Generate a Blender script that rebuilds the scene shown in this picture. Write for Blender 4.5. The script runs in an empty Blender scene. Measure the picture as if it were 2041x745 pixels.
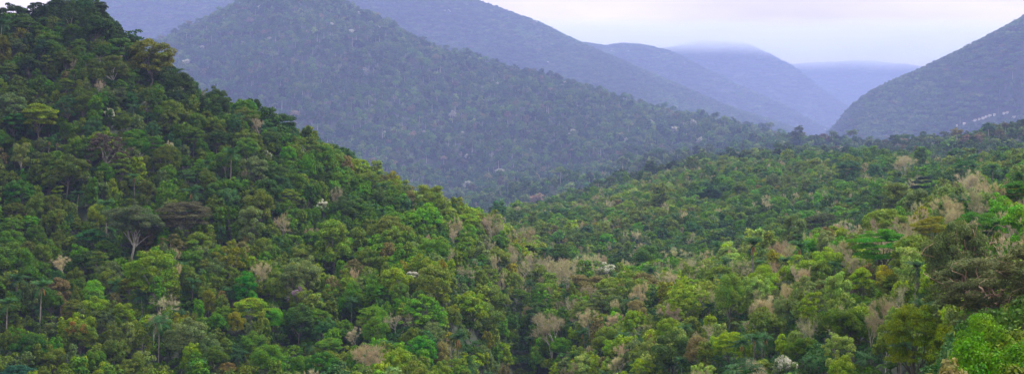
import bpy, math
import numpy as np

SEED = 7
rng = np.random.default_rng(SEED)
C = bpy.context.scene.collection
sc = bpy.context.scene
FPX, U0, Y0H = 2803.0, 1020.5, 290.0      # focal length in photo pixels, principal column, horizon row
W_PX, H_PX = 2041.0, 745.0

# ------------------------------------------------------------------ mesh helpers
def mesh_np(name, V, F, mats, mat_idx=None, smooth=False):
    """mesh from arrays; F is an (n,4) array or a list of such / (n,3)"""
    me = bpy.data.meshes.new(name)
    V = np.asarray(V, np.float32)
    F = np.asarray(F, np.int32)
    n, k = F.shape
    me.vertices.add(len(V)); me.vertices.foreach_set('co', V.ravel())
    me.loops.add(n * k); me.loops.foreach_set('vertex_index', F.ravel())
    me.polygons.add(n)
    me.polygons.foreach_set('loop_start', np.arange(0, n * k, k, dtype=np.int32))
    try:
        me.polygons.foreach_set('loop_total', np.full(n, k, np.int32))
    except Exception:
        pass
    for m in mats: me.materials.append(m)
    if mat_idx is not None:
        me.polygons.foreach_set('material_index', np.asarray(mat_idx, np.int32))
    if smooth:
        me.polygons.foreach_set('use_smooth', np.ones(n, bool))
    me.update(calc_edges=True)
    me.validate()
    return me

def link(o):
    C.objects.link(o); return o

def cat(parts):
    """concatenate [(V,F),...] of quads"""
    Vs, Fs, b = [], [], 0
    for V, F in parts:
        if len(V) == 0: continue
        Vs.append(V); Fs.append(F + b); b += len(V)
    if not Vs: return np.zeros((0, 3)), np.zeros((0, 4), int)
    return np.concatenate(Vs), np.concatenate(Fs)

def unit(a):
    return a / np.maximum(np.linalg.norm(a, axis=-1, keepdims=True), 1e-9)

def quads(P, N, size, asp, r, droop=0.0):
    """leaf sprays: one quad for each point P with normal N"""
    n = len(P)
    t = unit(np.cross(N, r.normal(size=(n, 3))))
    if droop:
        t = unit(t * (1 - droop) + np.array([0, 0, -1.0]) * droop)
    b = unit(np.cross(N, t))
    s = np.asarray(size).reshape(-1, 1) * r.uniform(.6, 1.4, (n, 1))
    a = s * t * .5; c = s * b * .5 * asp
    bend = N * s * r.uniform(-.16, .05, (n, 1))
    V = np.stack([P - a * .9 - c * .6 + bend, P + a * .2 - c, P + a + c * .25 + bend, P - a * .2 + c], 1).reshape(-1, 3)
    return V, np.arange(n * 4).reshape(n, 4)

def clump(r, c, rad, n, size, asp=.62, lo=-.35, droop=0.0, up=.55, jit=.55):
    z = r.uniform(lo, 1, n); ph = r.uniform(0, 2 * math.pi, n)
    q = np.sqrt(1 - z * z)
    d = np.stack([q * np.cos(ph), q * np.sin(ph), z], 1)
    P = c + d * rad * r.uniform(.62, 1.08, (n, 1))
    N = unit(d + np.array([0, 0, up]) + r.normal(size=(n, 3)) * jit)
    return quads(P, N, np.full(n, size), asp, r, droop)

def tube(pts, rads, k=6):
    pts = np.asarray(pts, float); rads = np.asarray(rads, float)
    n = len(pts)
    t = np.gradient(pts, axis=0); t = unit(t)
    ref = np.array([0.31, 0.95, 0.1])
    a = unit(np.cross(t, ref)); b = unit(np.cross(t, a))
    an = np.arange(k) * 2 * math.pi / k
    V = pts[:, None, :] + rads[:, None, None] * (np.cos(an)[None, :, None] * a[:, None, :] + np.sin(an)[None, :, None] * b[:, None, :])
    V = V.reshape(-1, 3)
    F = []
    for i in range(n - 1):
        for j in range(k):
            F.append((i * k + j, i * k + (j + 1) % k, (i + 1) * k + (j + 1) % k, (i + 1) * k + j))
    return V, np.array(F)

def limb(r, p0, p1, r0, r1, n=5, sag=.12, k=5):
    p0 = np.asarray(p0, float); p1 = np.asarray(p1, float)
    L = np.linalg.norm(p1 - p0)
    t = np.linspace(0, 1, n)[:, None]
    off = r.normal(size=3) * L * sag
    pts = p0 * (1 - t) + p1 * t + off * (np.sin(t * math.pi)) + np.array([0, 0, 1.0]) * L * .08 * np.sin(t * math.pi)
    pts[1:-1] += r.normal(size=(n - 2, 3)) * L * .025
    return tube(pts, r0 * (1 - t[:, 0]) + r1 * t[:, 0], k)

# ------------------------------------------------------------------ materials
def new_mat(name):
    m = bpy.data.materials.new(name); m.use_nodes = True
    nt = m.node_tree; nt.nodes.clear()
    return m, nt

def N(nt, t, **kw):
    n = nt.nodes.new(t)
    for k, v in kw.items(): setattr(n, k, v)
    return n

def leaf_material(name, source, fixed=None, val_lo=.62, val_hi=1.45):
    """foliage: tint (per tree) varied leaf by leaf and by soft patches of the crown; some light passes through"""
    m, nt = new_mat(name); L = nt.links.new
    out = N(nt, 'ShaderNodeOutputMaterial')
    if fixed is not None:
        src = N(nt, 'ShaderNodeRGB'); src.outputs[0].default_value = (*fixed, 1); col = src.outputs[0]
    elif source == 'object':
        src = N(nt, 'ShaderNodeObjectInfo'); col = src.outputs['Color']
    else:
        src = N(nt, 'ShaderNodeAttribute', attribute_type='INSTANCER', attribute_name='tint'); col = src.outputs['Color']
    geo = N(nt, 'ShaderNodeNewGeometry')
    mr = N(nt, 'ShaderNodeMapRange'); mr.inputs['To Min'].default_value = val_lo; mr.inputs['To Max'].default_value = val_hi
    L(geo.outputs['Random Per Island'], mr.inputs['Value'])
    tc = N(nt, 'ShaderNodeTexCoord')
    nz = N(nt, 'ShaderNodeTexNoise'); nz.inputs['Scale'].default_value = .33; nz.inputs['Detail'].default_value = 2
    L(tc.outputs['Object'], nz.inputs['Vector'])
    mh = N(nt, 'ShaderNodeMapRange'); mh.inputs['From Min'].default_value = .3; mh.inputs['From Max'].default_value = .7
    mh.inputs['To Min'].default_value = .468; mh.inputs['To Max'].default_value = .528
    L(nz.outputs['Fac'], mh.inputs['Value'])
    hsv = N(nt, 'ShaderNodeHueSaturation')
    L(mh.outputs[0], hsv.inputs['Hue']); L(mr.outputs[0], hsv.inputs['Value']); L(col, hsv.inputs['Color'])
    p = N(nt, 'ShaderNodeBsdfPrincipled'); p.inputs['Roughness'].default_value = .6
    p.inputs['Specular IOR Level'].default_value = .10
    hsv.inputs['Saturation'].default_value = 1.12
    L(hsv.outputs[0], p.inputs['Base Color'])
    tr = N(nt, 'ShaderNodeBsdfTranslucent')
    mx = N(nt, 'ShaderNodeMix', data_type='RGBA', blend_type='MULTIPLY'); mx.inputs['Factor'].default_value = 1
    L(hsv.outputs[0], mx.inputs['A']); mx.inputs['B'].default_value = (1.25, 1.3, .7, 1)
    L(mx.outputs['Result'], tr.inputs['Color'])
    ms = N(nt, 'ShaderNodeMixShader'); ms.inputs[0].default_value = .28
    L(p.outputs[0], ms.inputs[1]); L(tr.outputs[0], ms.inputs[2]); L(ms.outputs[0], out.inputs['Surface'])
    return m

def bark_material(name, c1, c2, scale=2.5):
    m, nt = new_mat(name); L = nt.links.new
    out = N(nt, 'ShaderNodeOutputMaterial'); p = N(nt, 'ShaderNodeBsdfPrincipled')
    p.inputs['Roughness'].default_value = .85
    tc = N(nt, 'ShaderNodeTexCoord'); mp = N(nt, 'ShaderNodeMapping'); mp.inputs['Scale'].default_value = (1, 1, .35)
    nz = N(nt, 'ShaderNodeTexNoise'); nz.inputs['Scale'].default_value = scale; nz.inputs['Detail'].default_value = 3
    rp = N(nt, 'ShaderNodeValToRGB')
    rp.color_ramp.elements[0].position = .35; rp.color_ramp.elements[0].color = (*c1, 1)
    rp.color_ramp.elements[1].position = .65; rp.color_ramp.elements[1].color = (*c2, 1)
    L(tc.outputs['Object'], mp.inputs[0]); L(mp.outputs[0], nz.inputs['Vector']); L(nz.outputs['Fac'], rp.inputs[0])
    L(rp.outputs[0], p.inputs['Base Color']); L(p.outputs[0], out.inputs['Surface'])
    return m

LEAF = leaf_material('foliage', 'object')
LEAF_I = leaf_material('foliage_mass', 'instancer')
TWIG = leaf_material('bare_twigs', 'object', val_lo=.7, val_hi=1.25)
TWIG_I = leaf_material('bare_twigs_mass', 'instancer', val_lo=.7, val_hi=1.25)
WHITE_LEAF = leaf_material('white_blossom', None, fixed=(.62, .58, .56), val_lo=.7, val_hi=1.2)
PURPLE = leaf_material('purple_blossom', None, fixed=(.26, .16, .27), val_lo=.7, val_hi=1.3)
YELLOW = leaf_material('yellow_blossom', None, fixed=(.36, .33, .02), val_lo=.7, val_hi=1.3)
ORANGE = leaf_material('orange_foliage', None, fixed=(.24, .15, .04), val_lo=.7, val_hi=1.3)
BARK = bark_material('grey_bark', (.055, .045, .036), (.17, .145, .12))
PALE = bark_material('pale_bark', (.20, .175, .15), (.40, .36, .31))
REDBARK = bark_material('peeling_red_bark', (.13, .07, .045), (.40, .25, .17), 1.2)
PALMBARK = bark_material('palm_bark', (.10, .085, .07), (.24, .21, .18), 3)
DRYFROND = bark_material('dry_frond', (.32, .15, .04), (.50, .27, .09), 3)

# ------------------------------------------------------------------ terrain: one sheet of hills
def ctrl(*pairs):
    a = np.array(pairs, float); return a[:, 0], a[:, 1]
def cv(p, u): return np.interp(u, p[0], p[1])

ug = np.arange(-720, 2761, 8.0)
Yg = np.geomspace(4, 20800, 840)

SIL_A = ctrl((-720, -260), (-300, -100), (0, 12), (60, 14), (105, 2), (150, -14), (205, 0), (230, 36), (260, 57), (330, 102), (370, 140), (430, 163), (500, 188), (540, 216),
             (600, 237), (650, 264), (700, 302), (740, 322), (800, 347), (860, 372), (920, 397), (960, 412), (1000, 432), (1040, 462), (1100, 490), (1200, 505),
             (1300, 500), (1400, 485), (1500, 465), (1600, 445), (1700, 415), (1800, 385), (1900, 352), (2041, 318), (2760, 190))
SIL_C = ctrl((-720, 440), (900, 432), (1000, 408), (1100, 382), (1200, 353), (1300, 324), (1400, 304), (1560, 292), (1700, 283), (1800, 290), (1850, 305), (1900, 302), (2041, 295), (2760, 270))
SIL_B = ctrl((-720, 400), (0, 230), (200, 150), (330, 80), (400, 48), (480, 8), (560, -22), (640, -6), (680, 14), (750, 42), (850, 92), (950, 127), (1000, 141), (1080, 156),
             (1150, 176), (1250, 206), (1350, 233), (1450, 254), (1550, 277), (1600, 293), (1650, 306), (2041, 306), (2760, 306))
SIL_E = ctrl((-720, 120), (0, 60), (205, -35), (880, -35), (900, -12), (940, 3), (1000, 20), (1060, 45), (1130, 75), (1200, 106), (1300, 150), (1400, 188), (1500, 222), (1580, 252),
             (1630, 272), (1655, 264), (1700, 207), (1760, 171), (1830, 139), (1900, 108), (1980, 70), (2041, 42), (2200, -20), (2760, -60))
u = ug
def run():
    K = []
    ker = np.exp(-np.linspace(-2.2, 2.2, 9)**2 / 2); ker /= ker.sum()
    def add(Y, y):
      y = np.broadcast_to(np.asarray(y, float), u.shape)
      if np.max(Y) > 1500: y = np.convolve(np.pad(y, 4, 'edge'), ker, 'valid')
      Y = np.broadcast_to(np.asarray(Y, float), u.shape); t = np.clip((Y - 1300) / 900, 0, 1); Y = Y * (1 + .95 * t * t * (3 - 2 * t))
      K.append((np.broadcast_to(np.asarray(Y, float), u.shape).copy(), np.broadcast_to(np.asarray(y, float), u.shape).copy()))
    c1Y = cv(ctrl((-720, 290), (0, 290), (500, 300), (1040, 325), (1250, 290), (1400, 255), (1700, 190), (1850, 140), (1950, 105), (2041, 88), (2760, 75)), u)
    add(c1Y * .55, 1010)
    add(c1Y, cv(ctrl((-720, 765), (1750, 765), (1880, 742), (2041, 726), (2760, 700)), u))
    c2Y = cv(ctrl((-720, 370), (0, 370), (500, 385), (900, 430), (1040, 470), (1300, 400), (1600, 320), (1800, 262), (1950, 235), (2041, 225), (2760, 215)), u)
    add(c2Y, cv(ctrl((-720, 500), (900, 500), (1040, 560), (1200, 575), (1300, 570), (1600, 530), (1800, 505), (2041, 490), (2760, 480)), u))
    c3Y = cv(ctrl((-720, 560), (0, 560), (500, 530), (900, 530), (1040, 560), (1200, 560), (1300, 540), (1500, 470), (1700, 400), (1900, 340), (2041, 320), (2760, 300)), u)
    s3 = cv(SIL_A, u) + cv(ctrl((-720, 0), (180, 1), (300, 11), (2760, 11)), u)
    add(c3Y, s3)
    add(c3Y * 1.25, s3 + cv(ctrl((-720, 150), (900, 120), (1000, 50), (1100, 24), (1300, 34), (1500, 40), (2760, 40)), u))
    add(850, cv(ctrl((-720, 480), (900, 475), (960, 455), (1000, 445), (1100, 443), (1200, 440), (1400, 418), (1600, 385), (1800, 345), (1900, 328), (2041, 305), (2760, 250)), u))
    s6 = cv(SIL_C, u) + 19 + 6 * np.exp(-((u - 1300) / 170) ** 2)
    add(cv(ctrl((-720, 1400), (1000, 1400), (1300, 1350), (1700, 1200), (2041, 1050), (2760, 1000)), u), s6)
    y7 = s6 + cv(ctrl((-720, 2), (1000, 2), (1400, 5), (1560, 12), (2760, 14)), u)
    add(cv(ctrl((-720, 1650), (1500, 1650), (1700, 1280), (2760, 1230)), u), y7)
    s9 = cv(SIL_B, u)
    y8r = cv(ctrl((-720, 310), (1600, 303), (1800, 303), (1850, 289), (1870, 283), (1950, 268), (2041, 253), (2760, 190)), u)
    w = np.clip((u - 1450) / 150, 0, 1)
    add(cv(ctrl((-720, 1950), (1500, 1950), (1700, 1520), (2760, 1450)), u), (y7 * .72 + s9 * .28) * (1 - w) + y8r * w)
    add(cv(ctrl((-720, 2700), (700, 2700), (1000, 2600), (1600, 2300), (2760, 2300)), u), np.maximum(s9, np.where(u > 1600, y8r + 14, -999)))
    add(cv(ctrl((-720, 3300), (1600, 3300), (1720, 2560), (2760, 2500)), u), cv(ctrl((-720, 420), (1400, 315), (1550, 318), (2760, 318)), u) * 1.0)
    s11 = cv(SIL_E, u)
    add(cv(ctrl((-720, 4600), (1600, 4600), (1660, 4000), (1720, 3400), (2041, 2900), (2760, 2850)), u), s11)
    add(5300, s11 + 45)
    s13 = cv(ctrl((-720, 140), (1000, 130), (1090, 88), (1150, 79), (1190, 85), (1220, 87), (1245, 83), (1270, 82), (1320, 96), (1400, 132), (1500, 182), (1600, 232), (1700, 272), (2760, 282)), u)
    add(6000, s13); add(6700, s13 + 30)
    s15 = cv(ctrl((-720, 170), (1220, 150), (1300, 104), (1345, 88), (1390, 80), (1440, 79), (1485, 86), (1525, 102), (1560, 124), (1600, 152), (1660, 196), (1720, 235), (1800, 262), (2760, 282)), u)
    add(7600, s15); add(8400, s15 + 30)
    s17 = cv(ctrl((-720, 220), (1450, 200), (1500, 148), (1570, 130), (1650, 121), (1740, 120), (1820, 131), (1900, 150), (2041, 200), (2760, 240)), u)
    add(9300, s17)
    add(10500, s17 + 60)
    return K
K = run()
KY = np.stack([np.full(len(ug), 4.0)] + [k[0] for k in K])
KZ = np.stack([np.full(len(ug), -1.8)] + [(Y0H - k[1]) / FPX * k[0] for k in K])
def pchip(X, Zc, q):
    """monotone cubic along axis 0, columns independent; X,Zc (K,n); q (m,) -> (m,n)"""
    h = np.diff(X, axis=0); d = np.diff(Zc, axis=0) / h
    m = np.zeros_like(Zc)
    w1 = 2 * h[1:] + h[:-1]; w2 = h[1:] + 2 * h[:-1]
    with np.errstate(divide='ignore', invalid='ignore'):
        hm = (w1 + w2) / (w1 / d[:-1] + w2 / d[1:])
    m[1:-1] = np.where(d[:-1] * d[1:] > 0, hm, 0)
    m[0] = d[0]; m[-1] = d[-1]
    out = np.empty((len(q), X.shape[1]))
    cols = np.arange(X.shape[1])
    for i, x in enumerate(q):
        k = np.clip((X <= x).sum(0) - 1, 0, X.shape[0] - 2)
        x0 = X[k, cols]; hh = h[k, cols]; t = np.clip((x - x0) / hh, 0, 1)
        z0, z1, m0, m1 = Zc[k, cols], Zc[k + 1, cols], m[k, cols], m[k + 1, cols]
        out[i] = (2*t**3 - 3*t**2 + 1) * z0 + (t**3 - 2*t**2 + t) * hh * m0 + (-2*t**3 + 3*t**2) * z1 + (t**3 - t**2) * hh * m1
    return out
Zcan = pchip(KY, KZ, Yg)
SG = (ug - U0) / FPX
XX = Yg[:, None] * SG[None, :]; YY = np.broadcast_to(Yg[:, None], XX.shape)

_perm = np.random.default_rng(3).random((256, 256))
def vnoise(x, y):
    xi = np.floor(x).astype(int); yi = np.floor(y).astype(int); fx = x - xi; fy = y - yi
    fx = fx * fx * (3 - 2 * fx); fy = fy * fy * (3 - 2 * fy)
    g = lambda a, b: _perm[a & 255, b & 255]
    return (g(xi, yi) * (1 - fx) + g(xi + 1, yi) * fx) * (1 - fy) + (g(xi, yi + 1) * (1 - fx) + g(xi + 1, yi + 1) * fx) * fy
def fbm(x, y, o=3):
    s, a, t = 0, 1, 0
    for i in range(o):
        s = s + a * (vnoise(x * 2**i + 17 * i, y * 2**i + 5 * i) - .5); t += a; a *= .5
    return s / t
near = np.clip((YY - 150) / 250, 0, 1); far = np.clip((YY - 1300) / 900, 0, 1); vfar = np.clip((YY - 5500) / 1600, 0, 1)
nz = near * (1 - far) * 8 * fbm(XX / 70, YY / 70)
gul = np.abs(fbm(XX / 300 + 9, YY / 420 + 4, 3)) * 2
nz += far * (1 - vfar) * (1 - .6 * np.clip((YY - 4200) / 500, 0, 1)) * (75 * (gul - .28)) + far * (1 - vfar) * 14 * fbm(XX / 110, YY / 110)
gul2 = np.abs(fbm(XX / 800 + 3.3, YY / 1300 + 8.1, 4)) * 2
gside = 1 - .55 * np.clip((U0 + FPX * XX / YY - 1640) / 60, 0, 1)
nz += vfar * (90 * (gul2 - .3) + 24 * fbm(XX / 230, YY / 260, 3))
# the stream's ravine in the valley bottom
STREAM_U = ctrl((100, 1060), (290, 1040), (330, 1041), (380, 1042), (430, 1036), (480, 1028), (520, 1034), (700, 1040))
sx = Yg * (cv(STREAM_U, Yg) - U0) / FPX
dst = np.abs(XX - sx[:, None])
rav = np.clip(1 - (YY - 390) / 110, 0, 1) * np.clip((YY - 100) / 100, 0, 1)
nz += -19 * rav * np.exp(-(dst / 12) ** 2)
nz += rav * (10 * np.exp(-((XX - sx[:, None] + 26) / 15) ** 2) + 4 * np.exp(-((XX - sx[:, None] - 28) / 15) ** 2))
nz[YY > 4300] *= gside[YY > 4300]
tree_h = 11.5 * np.clip((YY - 30) / 60, 0, 1)
tree_h = tree_h * (1 - .72 * np.clip((U0 + FPX * XX / YY - 1780) / 120, 0, 1) * np.clip((190 - YY) / 60, 0, 1))
tree_h = tree_h + np.clip((YY - 2900) / 1500, 0, 1) * 2
ZG = Zcan + nz - tree_h
nY, nU = ZG.shape
idx = np.arange(nY * nU).reshape(nY, nU)
Ft = np.stack([idx[:-1, :-1], idx[:-1, 1:], idx[1:, 1:], idx[1:, :-1]], -1).reshape(-1, 4)
Vt = np.stack([XX, YY, ZG], -1).reshape(-1, 3)

def ground_material():
    m, nt = new_mat('forest_floor'); L = nt.links.new
    out = N(nt, 'ShaderNodeOutputMaterial'); p = N(nt, 'ShaderNodeBsdfPrincipled'); p.inputs['Roughness'].default_value = .95
    tc = N(nt, 'ShaderNodeTexCoord')
    n1 = N(nt, 'ShaderNodeTexNoise'); n1.inputs['Scale'].default_value = .25; n1.inputs['Detail'].default_value = 6
    rp = N(nt, 'ShaderNodeValToRGB'); e = rp.color_ramp.elements
    e[0].position = .35; e[0].color = (.012, .020, .010, 1); e[1].position = .7; e[1].color = (.035, .045, .016, 1)
    L(tc.outputs['Object'], n1.inputs['Vector']); L(n1.outputs['Fac'], rp.inputs[0]); L(rp.outputs[0], p.inputs['Base Color'])
    L(p.outputs[0], out.inputs['Surface'])
    return m
gme = mesh_np('forested_hills', Vt, Ft, [ground_material()], smooth=True)
go = link(bpy.data.objects.new('hills', gme)); go['kind'] = 'structure'

lY = np.log(Yg)
def gz(x, y):
    """ground height under a point"""
    x = np.asarray(x, float); y = np.asarray(y, float)
    fi = (np.log(y) - lY[0]) / (lY[1] - lY[0]); fj = (U0 + FPX * x / y - ug[0]) / 8.0
    i = np.clip(fi.astype(int), 0, nY - 2); j = np.clip(fj.astype(int), 0, nU - 2)
    a = np.clip(fi - i, 0, 1); b = np.clip(fj - j, 0, 1)
    return (ZG[i, j] * (1 - a) + ZG[i + 1, j] * a) * (1 - b) + (ZG[i, j + 1] * (1 - a) + ZG[i + 1, j + 1] * a) * b
def pu(x, y): return U0 + FPX * np.asarray(x) / y
def py(z, y): return Y0H - FPX * np.asarray(z) / y

# horizon line of the ground in front of every grid point: what lies well below it cannot show
YPG = np.where(YY > 80, Y0H - FPX * (ZG + 3.0) / YY, 1e6)
CUM = np.minimum.accumulate(YPG, axis=0)
def hidden_by_hill(x, y, ztop, slack):
    fi = np.clip(((np.log(y * .975) - lY[0]) / (lY[1] - lY[0])).astype(int), 0, nY - 1)
    fj = np.clip(((pu(x, y) - ug[0]) / 8.0).astype(int), 0, nU - 1)
    return py(ztop, y) > CUM[fi, fj] + slack

# stream bed in the ravine
def stream_material():
    m, nt = new_mat('stream_water'); L = nt.links.new
    out = N(nt, 'ShaderNodeOutputMaterial'); p = N(nt, 'ShaderNodeBsdfPrincipled'); p.inputs['Roughness'].default_value = .25
    tc = N(nt, 'ShaderNodeTexCoord'); n1 = N(nt, 'ShaderNodeTexNoise'); n1.inputs['Scale'].default_value = .6; n1.inputs['Detail'].default_value = 4
    rp = N(nt, 'ShaderNodeValToRGB'); e = rp.color_ramp.elements
    e[0].position = .4; e[0].color = (.035, .028, .024, 1); e[1].position = .65; e[1].color = (.13, .10, .085, 1)
    L(tc.outputs['Object'], n1.inputs['Vector']); L(n1.outputs['Fac'], rp.inputs[0]); L(rp.outputs[0], p.inputs['Base Color']); L(p.outputs[0], out.inputs['Surface'])
    return m
ys = np.linspace(250, 430, 90); xs = ys * (cv(STREAM_U, ys) - U0) / FPX
hw = 2.4 + .8 * np.sin(ys * .21) + .5 * np.sin(ys * .47)
zs = np.minimum(gz(xs - hw, ys), gz(xs + hw, ys)); zs = np.minimum(zs, gz(xs, ys)) + .35
Vs = np.concatenate([np.stack([xs - hw, ys, zs], 1), np.stack([xs + hw, ys, zs], 1)])
i = np.arange(len(ys) - 1)
so = link(bpy.data.objects.new('stream', mesh_np('stream', Vs, np.stack([i, i + len(ys), i + len(ys) + 1, i + 1], 1), [stream_material()]))); so['kind'] = 'structure'

# ------------------------------------------------------------------ tree models (base at z=0)
def crown_clumps(shape, r):
    """[(centre, radii, weight)], trunk fork height, typical crown radius, crown middle height"""
    out = []
    def put(x, y, z, a, f=.75, w=1.0): out.append((np.array([x, y, z]), np.array([a, a, a * f]), w))
    def shell(n, cx, cy, cz, R, Hz, lo, rr_, f=.8, jit=.12, w=1.0):
        """clumps over a dome whose lower rim hangs down the sides"""
        for i in range(n):
            zz = r.uniform(lo, 1); q = math.sqrt(max(0, 1 - zz * zz)) if zz > 0 else 1 + .12 * zz
            ph = i * 2.39996 + r.normal() * .35; k = 1 + r.normal() * jit
            a = r.uniform(*rr_); put(cx + R * k * q * math.cos(ph), cy + R * k * q * math.sin(ph), cz + Hz * zz * k, a, f * r.uniform(.85, 1.15), w)
    if shape == 'dome':
        shell(40, 0, 0, 8.6, 3.9, 3.9, -.75, (1.0, 1.8), .75)
        return out, 5.0, 5.0, 9.4
    if shape == 'cauliflower':
        shell(60, 0, 0, 8.6, 4.1, 4.3, -.7, (.8, 1.3), .85, .06)
        return out, 5.0, 5.0, 9.6
    if shape == 'umbrella':
        for t, (z, R, n) in enumerate(((12.9, 3.2, 14), (11.8, 4.9, 26), (10.3, 5.1, 22), (8.6, 4.6, 16))):
            for i in range(n):
                ph = r.uniform(0, 6.283); q = math.sqrt(r.uniform(.0 if t < 1 else .25, 1))
                put(q * R * math.cos(ph), q * R * math.sin(ph), z - .9 * q * q + r.normal() * .25, r.uniform(.85, 1.6), r.uniform(.32, .5))
        return out, 6.0, 5.6, 10.8
    if shape == 'tiers':
        for z, R, n in ((13.6, 1.8, 7), (12.0, 3.4, 12), (10.2, 4.5, 16), (8.2, 4.5, 15), (6.2, 4.0, 12)):
            dx, dy = r.normal(size=2) * .5
            for i in range(n):
                ph = r.uniform(0, 6.283); q = math.sqrt(r.uniform(.1, 1))
                put(dx + q * R * math.cos(ph), dy + q * R * math.sin(ph), z + r.normal() * .3, r.uniform(.8, 1.4), .45)
        return out, 5.0, 4.9, 9.8
    if shape == 'tall':
        shell(44, 0, 0, 9.2, 2.7, 4.6, -.85, (.8, 1.4), .85)
        return out, 4.5, 3.6, 9.6
    if shape == 'ragged':
        for i in range(26):
            ph = r.uniform(0, 6.283); q = math.sqrt(r.uniform(0, 1)); R = 4.5
            put(q * R * math.cos(ph), q * R * math.sin(ph), 8.6 + 4.0 * (1 - q * q * .8) * r.uniform(.4, 1) + r.normal() * 1.0, r.uniform(.9, 1.9), r.uniform(.55, .85))
        shell(14, 0, 0, 7.6, 3.4, 2.0, -.8, (1.0, 1.7))
        return out, 5.0, 5.2, 9.6
    if shape == 'airy':
        shell(70, 0, 0, 8.6, 4.3, 4.2, -.7, (.55, 1.0), .7, .16)
        return out, 5.0, 5.0, 9.6
    if shape == 'lobed':
        for j in range(5):
            ph = j * 1.2566 + r.normal() * .3; d = r.uniform(1.6, 3.0) if j else .4; R = r.uniform(1.9, 2.7)
            shell(16, d * math.cos(ph), d * math.sin(ph), 8.6 + r.uniform(-.8, 2.0), R, R, -.6, (.7, 1.2), .8)
        return out, 5.0, 5.0, 9.4
    if shape == 'bush':
        for i in range(26):
            ph = r.uniform(0, 6.283); zz = r.uniform(-.2, 1); q = math.sqrt(1 - zz * zz)
            put(3.6 * q * math.cos(ph), 3.6 * q * math.sin(ph), 2.4 + 2.6 * zz, r.uniform(.9, 1.5), .8)
        return out, 1.0, 4.6, 3.6

def make_tree(shape, seed, leaves, size, asp=.62, droop=0.0, branches=9, k=6):
    r = np.random.default_rng(seed)
    cl, fork, R, hc = crown_clumps(shape, r)
    area = sum(w * a[1][0] * (a[1][0] + a[1][2]) for *a, w in cl)
    parts = []
    for c, rad, w in cl:
        n = max(6, int(leaves * w * rad[0] * (rad[0] + rad[2]) / area))
        lo = -.15 if rad[2] < .5 * rad[0] else -.45
        parts.append(clump(r, c, rad, n, size, asp, lo, droop))
    crown = cat(parts)
    tr = []
    bend = r.normal(size=2) * .35
    top = np.array([bend[0], bend[1], fork])
    tr.append(limb(r, (0, 0, -1.2), top, .25, .18, 6, .03, k))
    pick = r.permutation(len(cl))[:branches]
    for j in pick:
        c = cl[j][0] - np.array([0, 0, cl[j][1][2] * .5])
        st = top * 1.0 - np.array([0, 0, r.uniform(0, fork * .25)])
        tr.append(limb(r, st, c, .11, .03, 5, .10, max(4, k - 1)))
    trunk = cat(tr)
    return dict(crown=crown, trunk=trunk, R=R, hc=hc, top=max(c[2] + a[2] for c, a, w in cl))

def make_bare(seed, twigs=1900, tw=.05, spread=1.0, leaf=0):
    """leafless tree: forked limbs ending in a haze of fine twigs"""
    r = np.random.default_rng(seed)
    tr = []; ends = []
    def grow(p, d, L, rad, lev):
        d = unit(d); n = 5
        t = np.linspace(0, 1, n)[:, None]
        q = p + d * L
        off = unit(r.normal(size=3)) * L * .10
        pts = p * (1 - t) + q * t + off * np.sin(t * math.pi)
        tr.append(tube(pts, np.linspace(rad, rad * .62, n), 6 if lev < 2 else 4))
        if lev == 4:
            ends.append((q, d)); return
        if lev >= 2: ends.append((q, d))
        for b in range(3 if lev < 2 else int(r.integers(2, 4))):
            nd = d + unit(r.normal(size=3)) * (.75 * spread) + np.array([0, 0, .16])
            nd[2] = max(nd[2], -.05)
            grow(q if b < 2 else p + (q - p) * .75, nd, L * r.uniform(.62, .82), rad * .6, lev + 1)
    grow(np.array([0, 0, -1.0]), np.array([r.normal() * .12, r.normal() * .12, 1.0]), 6.0, .27, 0)
    P = np.array([e[0] for e in ends]); D = np.array([e[1] for e in ends])
    k = r.integers(0, len(P), twigs)
    dirs = unit(D[k] + r.normal(size=(twigs, 3)) * .75 + np.array([0, 0, .15]))
    L = r.uniform(.5, 1.5, (twigs, 1))
    a = P[k] + r.normal(size=(twigs, 3)) * .25; b = a + dirs * L
    side = unit(np.cross(dirs, r.normal(size=(twigs, 3)))) * tw
    V = np.stack([a - side, a + side, b + side * .3, b - side * .3], 1).reshape(-1, 3)
    crown = (V, np.arange(twigs * 4).reshape(-1, 4))
    if leaf:
        kk = r.integers(0, len(P), leaf)
        Pl = P[kk] + r.normal(size=(leaf, 3)) * .5
        crown = cat([crown, quads(Pl, unit(r.normal(size=(leaf, 3)) + [0, 0, .6]), np.full(leaf, .3), .6, r)])
    trunk = cat(tr)
    q = crown[0]
    R = float(np.percentile(np.linalg.norm(q[:, :2], axis=1), 88)); zlo, zhi = np.percentile(q[:, 2], (8, 96))
    return dict(crown=crown, trunk=trunk, R=R, hc=(zlo + zhi) / 2, top=float(q[:, 2].max()))

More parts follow.
